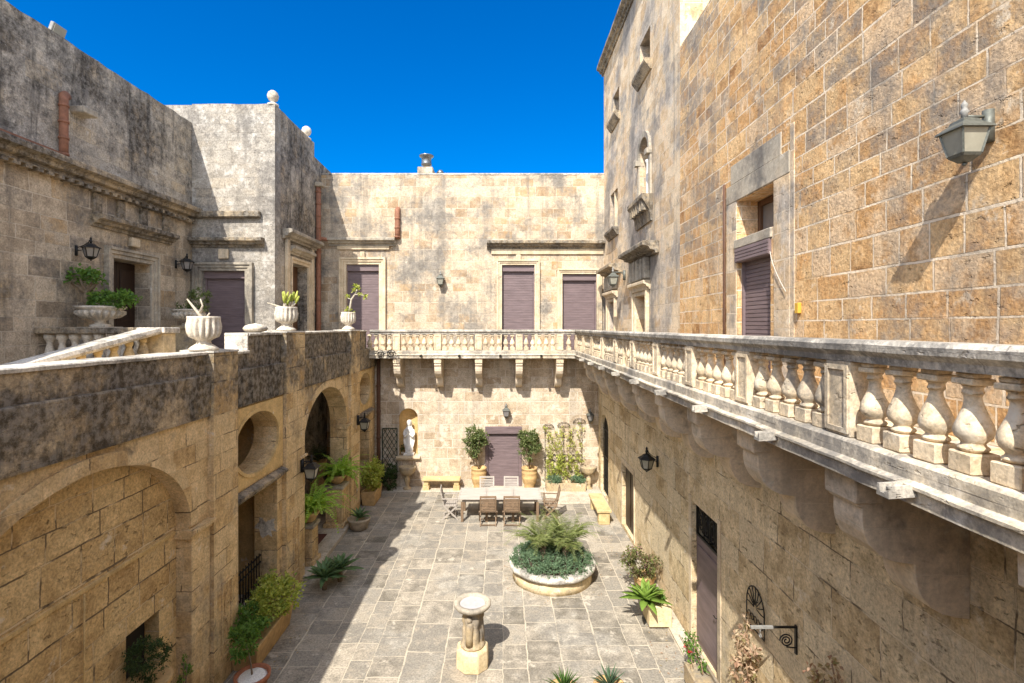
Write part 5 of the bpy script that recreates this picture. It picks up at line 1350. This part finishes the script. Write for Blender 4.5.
# iron fan trellis with climber
t = thing('iron_trellis', 'thin scrolled iron trellis on sunlit rear wall above the pale stone trough', 'trellis', (2.4, 19.78, 0))
b = MB()
for x in (1.62, 2.35, 3.05): b.bar((x, 19.79, .3), (x, 19.79, 2.45 if x != 2.35 else 2.3), .014)
for cx_, zc, rr in ((1.75, 2.3, .22), (2.35, 2.35, .24), (2.95, 2.5, .24)):
    b.tube([(cx_ + rr * math.cos(a), 19.79, zc + rr * .7 * math.sin(a)) for a in [PI * q / 10 for q in range(11)]], .010, 5)
    b.bar((cx_ - rr, 19.79, zc), (cx_ + rr, 19.79, zc), .014)
    for a in (.5, 1.2, 1.9, 2.6): b.bar((cx_, 19.79, zc), (cx_ + rr * math.cos(a), 19.79, zc + rr * .7 * math.sin(a)), .008)
for q in range(6): b.tube([(1.72 + .25 * q + .09 * math.cos(a), 19.79, 1.15 + .11 * math.sin(a)) for a in [2 * PI * k / 10 for k in range(11)]], .009, 5)
for z in (.6, 1.02, 1.28): b.bar((1.62, 19.79, z), (3.05, 19.79, z), .012)
b.build('ironwork', IRON, t)
t = thing('climbing_plant', 'sparse yellowish climber twisting over the scrolled iron trellis', 'climber', (2.4, 19.45, .3))
b = MB(); b2 = MB()
for k in range(9):
    x = 1.75 + .15 * k; pts = [Vector((x, 19.42, .3))]
    top = r.uniform(.9, 2.4) if k not in (0, 1, 6, 7, 8) else r.uniform(1.8, 2.45)
    while pts[-1].z < top: pts.append(Vector((pts[-1].x + r.uniform(-.1, .1), 19.68 + r.uniform(-.03, .06), pts[-1].z + .14)))
    b.tube(pts, .009, 5)
    for p in pts[1:]:
        if r.random() < .9: clumps(b2, p, (.09, .05, .08), 2, 7 if p.z > 1.2 else 14, .09, .08, r, .5)
b.build('stem', DRYST, t); b2.build('foliage', L_YEL, t, weld=False, normals=False)

# ---------------------------------------------------------------- plants on the left, in the arcade shade
t = potted('bluish agave in wide grey bowl at the far foot of large arch', (-4.42, 15.72, 0), BOWLP, POTG, n=30)
b = MB(); rosette(b, (-4.42, 15.72, .33), 20, .48, .085, r, (.35, 1.4), .5); b.build('foliage', L_AGBLUE, t)
for k, (x, y, lab) in enumerate(((-4.22, 12.1, 'green agave rosette on the shaded paving, nearest of the two by middle pier'), (-3.98, 12.5, 'green agave rosette on the shaded paving, just behind its twin by middle pier'))):
    t = thing('agave', lab, 'agave', (x, y, 0), 'agaves on the shaded paving')
    b = MB(); b.lathe([(.06, 0), (.07, .12), (.05, .26)], t.location, 8); b.build('stem', BARK, t)
    b = MB(); rosette(b, (x, y, .26), 30, .62, .14, r, (.15, 1.4), .35); b.build('foliage', L_AGBLUE, t)
def ped(label, x, y, h, w=.44):
    t = thing('stone_pedestal', label, 'pedestal', (x, y, .124), 'pedestals in the large arch')
    b = MB(); b.box(x - w * .62, x + w * .62, y - w * .62, y + w * .62, .1245, .24); b.build('base', S_ARC, t, bevel=.012, rough=.005)
    b = MB(); b.box(x - w / 2, x + w / 2, y - w / 2, y + w / 2, .241, h - .1); b.build('shaft', S_ARC, t, bevel=.008, rough=.005)
    b = MB(); b.box(x - w * .6, x + w * .6, y - w * .6, y + w * .6, h - .099, h); b.build('cap', S_TRIMGREY, t, bevel=.014, rough=.006)
    b = MB()
    for u0, u1, z0, z1 in ((-.16, -.12, .34, h - .2), (.12, .16, .34, h - .2), (-.119, .119, .34, .38), (-.119, .119, h - .24, h - .2)): b.box(x + w / 2 - .002, x + w / 2 + .014, y + u0, y + u1, z0, z1); b.box(x + u0, x + u1, y - w / 2 - .014, y - w / 2 + .002, z0, z1)
    b.build('panel_moulding', S_ARC, t)
ped('slim stone pedestal at near side of the large arch', -5.08, 13.25, 1.16)
ped('panelled stone pedestal at far side of the large arch', -5.12, 15.75, 1.38, .5)
t = potted('bright fern in clay bowl on the near pedestal of large arch', (-5.02, 13.25, 1.162), [(.1, 0), (.16, .06), (.24, .2), (.27, .24), (.27, .28), (.23, .28), (.01, .24)], POTC, 'potted fern', 'potted ferns on pedestals', name='potted_fern')
b = MB()
for k in range(46): frond(b, (-5.0 + r.uniform(-.08, .08), 13.3 + r.uniform(-.08, .08), 1.42), k * 2.4, r.uniform(.3, 1.3), r.uniform(.8, 1.4), r.uniform(1.3, 2.4), 20, .15, .05, r, .2, .004)
b.build('foliage', L_FERN, t, weld=False, normals=False)
t = potted('bright fern in clay bowl on the far pedestal of large arch', (-5.1, 15.75, 1.382), [(.1, 0), (.16, .06), (.24, .2), (.27, .24), (.27, .28), (.23, .28), (.01, .24)], POTC, 'potted fern', 'potted ferns on pedestals', name='potted_fern')
b = MB()
for k in range(44): frond(b, (-5.05 + r.uniform(-.08, .08), 15.75 + r.uniform(-.08, .08), 1.65), k * 2.4, r.uniform(.3, 1.3), r.uniform(.75, 1.3), r.uniform(1.2, 2.2), 20, .15, .05, r, .2, .004)
b.build('foliage', L_FERN, t, weld=False, normals=False)
t = potted('dark palm-like plant in tall pot standing inside the loggia', (-6.35, 17.55, .121), [(.2, 0), (.22, .8), (.16, .9), (.25, 1.2), (.3, 1.5), (.26, 1.5), (.01, 1.45)], POTC, n=20)
b = MB()
for k in range(26): frond(b, (-6.35, 17.55, 1.6), k * 2.4, r.uniform(.5, 1.4), r.uniform(.5, .9), r.uniform(.6, 1.5), 12, .14, .02, r, .2, .004)
b.build('foliage', L_DARK, t, weld=False, normals=False)
b = MB(); b.box(-5.62, -5.15, 13.9, 15.0, .1245, .145)
tag(b.build('doormat', MATRED, None, bevel=.006), 'dark red doormat on the loggia floor between the two pedestals', 'doormat')
t = potted('little tree in red clay pot topped with white pebbles, near corner of the long trough', (-4.22, 8.62, 0), [(.2, 0), (.24, .28), (.28, .29), (.29, .36), (.25, .36), (.24, .31), (.01, .30)], POTR, n=26)
b = MB(); b.lathe([(.245, .30), (.2, .335), (.01, .345)], t.location, 22); b.build('pebbles', PEBBLE, t, rough=.012, freq=25)
b = MB(); b.tube([(-4.22, 8.62, .3), (-4.27, 8.66, .55), (-4.36, 8.7, .8)], [.015, .012, .009], 6); b.build('stem', BARK, t)
b = MB(); clumps(b, (-4.40, 8.72, .86), (.24, .26, .22), 24, 22, .1, .08, r, .5); b.build('foliage', L_GREEN, t, weld=False, normals=False)
t = potted('dark clipped ball shrub in yellow pot before the small recess of the blind arch', (-4.92, 7.1, 0), [(.2, 0), (.2, .85), (.24, .9), (.2, .95), (.24, 1.1), (.29, 1.28), (.3, 1.32), (.26, 1.32), (.01, 1.28)], POTC, n=24)
b = MB(); clumps(b, (-4.92, 7.1, 1.60), (.27, .30, .27), 90, 26, .07, .04, r, .45, .1, .6); b.build('foliage', L_DARK, t, weld=False, normals=False)
shrub('thin leafy sprig growing against the blind arch pilaster', (-4.84, 7.75, 1.0), (.08, .10, .26), 8, 12, .06, .06, L_GREEN, 3)

# ---------------------------------------------------------------- plants on the right
t = potted('mottled purplish-green bush in clay tub by the small brown door', (3.28, 11.9, .05), TUB, POTC, n=26)
b = MB(); clumps(b, (3.18, 11.95, .72), (.45, .50, .32), 80, 26, .11, .065, r, .6, .3, .4); b.build('foliage', L_PURP, t, weld=False, normals=False)
t = trough('square stone box with large bright green agave, on the kerb by the grilled door', 3.0, 3.46, 10.48, 11.0, .42, S_LIME, group=G_T)
for c in children(t): c.location.z = .05
b = MB(); b.lathe([(.07, .35), (.06, .6)], (3.04, 10.72, 0), 8); b.build('stem', BARK, t)
b = MB(); rosette(b, (2.96, 10.66, .52), 30, .58, .165, r, (-.1, 1.4), .3); b.build('agave_leaves', L_AGAVE, t)
b = MB(); clumps(b, (3.28, 10.82, .52), (.16, .16, .1), 14, 18, .07, .06, r, .5); b.build('foliage', L_GREEN, t, weld=False, normals=False)
t = trough('brown stone box with a straggling red-flowered rose, at the foot of grilled door', 3.16, 3.56, 8.35, 8.95, .30, S_OLD, group=G_T)
for c in children(t): c.location.z = .05
b = MB(); b2 = MB(); b3 = MB()
for k in range(6):
    p = Vector((3.36 + r.uniform(-.12, .12), 8.7 + r.uniform(-.2, .25), .3)); pts = [p]
    for q in range(5): pts.append(pts[-1] + Vector((r.uniform(-.05, .03), r.uniform(.0, .12), r.uniform(.05, .12))))
    b.tube(pts, .007, 5)
    for q in pts[1:]: clumps(b2, q, (.06, .06, .05), 2, 6, .06, .06, r, .6)
    if k < 3: clumps(b3, pts[r.choice((2, 3, 5))] + Vector((-.03, 0, .03)), (.02, .02, .02), 2, 10, .02, .04, r, .9)
b.build('stem', DRYST, t); b2.build('foliage', L_GREEN, t, weld=False, normals=False); b3.build('flower', L_RED, t, weld=False, normals=False)
t = thing('iron_sunburst', 'oval wrought-iron sunburst fixed on right lower wall above the dry climber', 'ornament', (XR, 7.43, 2.12))
b = MB(); fn = lambda a, rr, w=.04: RLO(7.43 + .26 * rr * math.cos(a), w, 2.12 + .30 * rr * math.sin(a))
b.tube([fn(PI * q / 14 , 1) for q in range(15)] + [RLO(7.17, .04, 1.8), RLO(7.69, .04, 1.8), fn(0, 1)], .010, 5)
for q in range(9): b.tube([fn(PI * q / 8, .15), fn(PI * q / 8 + .05, .6), fn(PI * q / 8, 1)], .008, 5)
for q in range(5):
    c = Vector(RLO(7.25 + .09 * q, .04, 1.95)); b.tube([c + Vector((0, .04 * math.cos(a), .05 * math.sin(a))) for a in [2 * PI * k / 8 for k in range(9)]], .007, 5)
b.bar(RLO(7.43, .0, 2.2), RLO(7.43, .04, 2.2), .012); b.build('ironwork', IRON, t)
t = thing('wall_bracket', 'black wrought-iron arm with scroll and pale-painted sunlit end jutting from right lower wall', 'bracket', (XR, 6.45, 2.42))
b = MB(); b.box(6.43, 6.47, 0, .02, 2.08, 2.44, RLO); b.bar(RLO(6.45, .02, 2.42), RLO(6.45, .30, 2.42), .022)
pts = []
for q in range(40):
    a = q / 39 * 4.5 * PI; rr = .085 * (1 - q / 48); pts.append(RLO(6.45, .13 + rr * math.cos(a), 2.25 + rr * math.sin(a)))
b.tube(pts, .009, 5); b.bar(RLO(6.45, .02, 2.16), RLO(6.45, .13, 2.17), .012); b.build('arm', IRON, t)
b = MB(); b.bar(RLO(6.45, .301, 2.42), RLO(6.45, .58, 2.42), .03); b.build('sunlit_end', GREYP, t)  # outer arm in pale grey, sunlight painted into its colour
b = MB(); b.tube([RLO(6.45, .46, 2.40), RLO(6.45, .46, 2.34)], .006, 5); b.tube([RLO(6.45 + .025 * math.cos(a), .46, 2.315 + .025 * math.sin(a)) for a in [2 * PI * k / 10 for k in range(11)]], .006, 5); b.build('hook', GREYP, t)
def climber(label, x, y, top, n, spread, mat, loc):
    t = thing('climbing_plant', label, 'climber', loc)
    b = MB(); b2 = MB()
    for k in range(n):
        p = Vector((x + r.uniform(-.08, .02), y + r.uniform(-.12, .12), .05)); pts = [p]; tp = top * r.uniform(.8, 1.03)
        while pts[-1].z < tp: pts.append(Vector((min(3.66, pts[-1].x + r.uniform(-.04, .05)), pts[-1].y + r.uniform(-spread, spread), pts[-1].z + .13)))
        b.tube(pts, .010, 5)
        for p in pts[3:]:
            if r.random() < .75: clumps(b2, p, (.06, .09, .07), 2, 7, .08, .085, r, .6, -.2)
    b.build('stem', DRYST, t); b2.build('foliage', mat, t, weld=False, normals=False)
climber('dry pinkish climber below the oval iron sunburst', 3.48, 7.35, 1.78, 7, .05, L_DRY, (3.5, 7.35, 0))
climber('pale dry climber on right wall in the near corner of view', 3.58, 5.62, 2.38, 6, .06, L_DRY, (3.6, 5.6, 0))
for lab, x, y in (('spiky yucca in clay pot at bottom edge of view, left one', .98, 8.2), ('spiky yucca in clay pot at bottom edge of view, right one', 1.72, 8.28)):
    t = potted(lab, (x, y, 0), TUB, POTC, n=24)
    b = MB(); rosette(b, (x, y, .38), 46, .42, .028, r, (.15, 1.5), .25); b.build('foliage', L_GREY if x > 1.3 else L_GREEN, t)
t = potted('small dark leafy plant in the niche beside the statue', (-3.90, 19.92, 1.221), [(.06, 0), (.075, .12), (.06, .12), (.01, .1)], POTG, n=14)
b = MB(); clumps(b, (-3.90, 19.92, 1.5), (.07, .07, .16), 12, 16, .05, .05, r, .5); b.build('foliage', L_DARK, t, weld=False, normals=False)

# fallen leaves blown against the walls and round the planters
b = MB()
for k in range(230):
    m_ = r.random()
    if m_ < .3: x, y = -4.3 + abs(r.gauss(0, .25)), r.uniform(9, 19)
    elif m_ < .6: x, y = 3.3 - abs(r.gauss(0, .3)), r.uniform(8.6, 15.5)
    elif m_ < .85:
        a = r.uniform(0, 2 * PI); q_ = 1.05 + abs(r.gauss(0, .25)); x, y = 1.22 + q_ * math.cos(a), 12.75 + q_ * math.sin(a)
    else: x, y = r.uniform(-3, 3), 19.15 - abs(r.gauss(0, .3))
    b.leaf(Vector((x, y, .062 if x > 3.35 else (.052 if y > 17.9 and x > 1.5 else .012))), Vector((r.uniform(-1, 1), r.uniform(-1, 1), .05)), Vector((0, 0, 1)), r.uniform(.03, .07), r.uniform(.015, .03))
tag(b.build('fallen_leaves', L_DRY, None, weld=False, normals=False), 'scattered dry fallen leaves on the paving along walls and planters', 'fallen leaves', kind='stuff')

# ================================================================== light, sky, camera
sc = bpy.context.scene
D = Vector((.325, .89, -1.05))
el = math.atan2(1.05, math.hypot(D.x, D.y)); rotz = math.atan2(-D.x, -D.y)
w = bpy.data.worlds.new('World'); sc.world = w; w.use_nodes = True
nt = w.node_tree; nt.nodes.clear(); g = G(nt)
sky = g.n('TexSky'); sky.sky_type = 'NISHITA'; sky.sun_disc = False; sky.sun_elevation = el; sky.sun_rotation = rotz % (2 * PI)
sky.altitude = 0; sky.air_density = 1.0; sky.dust_density = 0.8; sky.ozone_density = 4.0
# deep blue low over the rear wing; elsewhere paled and brightened as added fill
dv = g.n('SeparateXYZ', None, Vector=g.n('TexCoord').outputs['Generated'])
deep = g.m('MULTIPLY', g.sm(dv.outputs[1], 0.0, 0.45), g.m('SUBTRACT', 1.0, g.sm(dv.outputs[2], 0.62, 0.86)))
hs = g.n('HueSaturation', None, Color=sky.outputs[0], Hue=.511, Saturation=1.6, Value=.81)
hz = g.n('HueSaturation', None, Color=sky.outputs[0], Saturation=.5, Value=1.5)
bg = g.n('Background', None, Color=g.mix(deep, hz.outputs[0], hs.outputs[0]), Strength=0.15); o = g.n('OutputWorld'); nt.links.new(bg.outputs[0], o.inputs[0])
sun = bpy.data.lights.new('Sun', 'SUN'); sun.energy = 4.95; sun.angle = R(.5); sun.color = (1.0, .94, .84)
so = bpy.data.objects.new('Sun', sun); C.objects.link(so); so.rotation_euler = D.to_track_quat('-Z', 'Y').to_euler(); so.location = (-8, -20, 30)
cam = bpy.data.cameras.new('Camera'); co = bpy.data.objects.new('Camera', cam); C.objects.link(co)
co.location = (0, 0, 6.2); co.rotation_euler = (PI / 2, 0, 0)
cam.sensor_width = 36; cam.lens = 18; cam.shift_x = 9 / 1024; cam.shift_y = -14.5 / 1024; cam.clip_start = .05; cam.clip_end = 3000
sc.camera = co
sc.view_settings.view_transform = 'Standard'; sc.view_settings.look = 'None'; sc.view_settings.exposure = 0.76; sc.view_settings.gamma = 1.0; sc.view_settings.use_curve_mapping = False
sc.cycles.use_denoising = True; sc.cycles.max_bounces = 8; sc.cycles.diffuse_bounces = 6
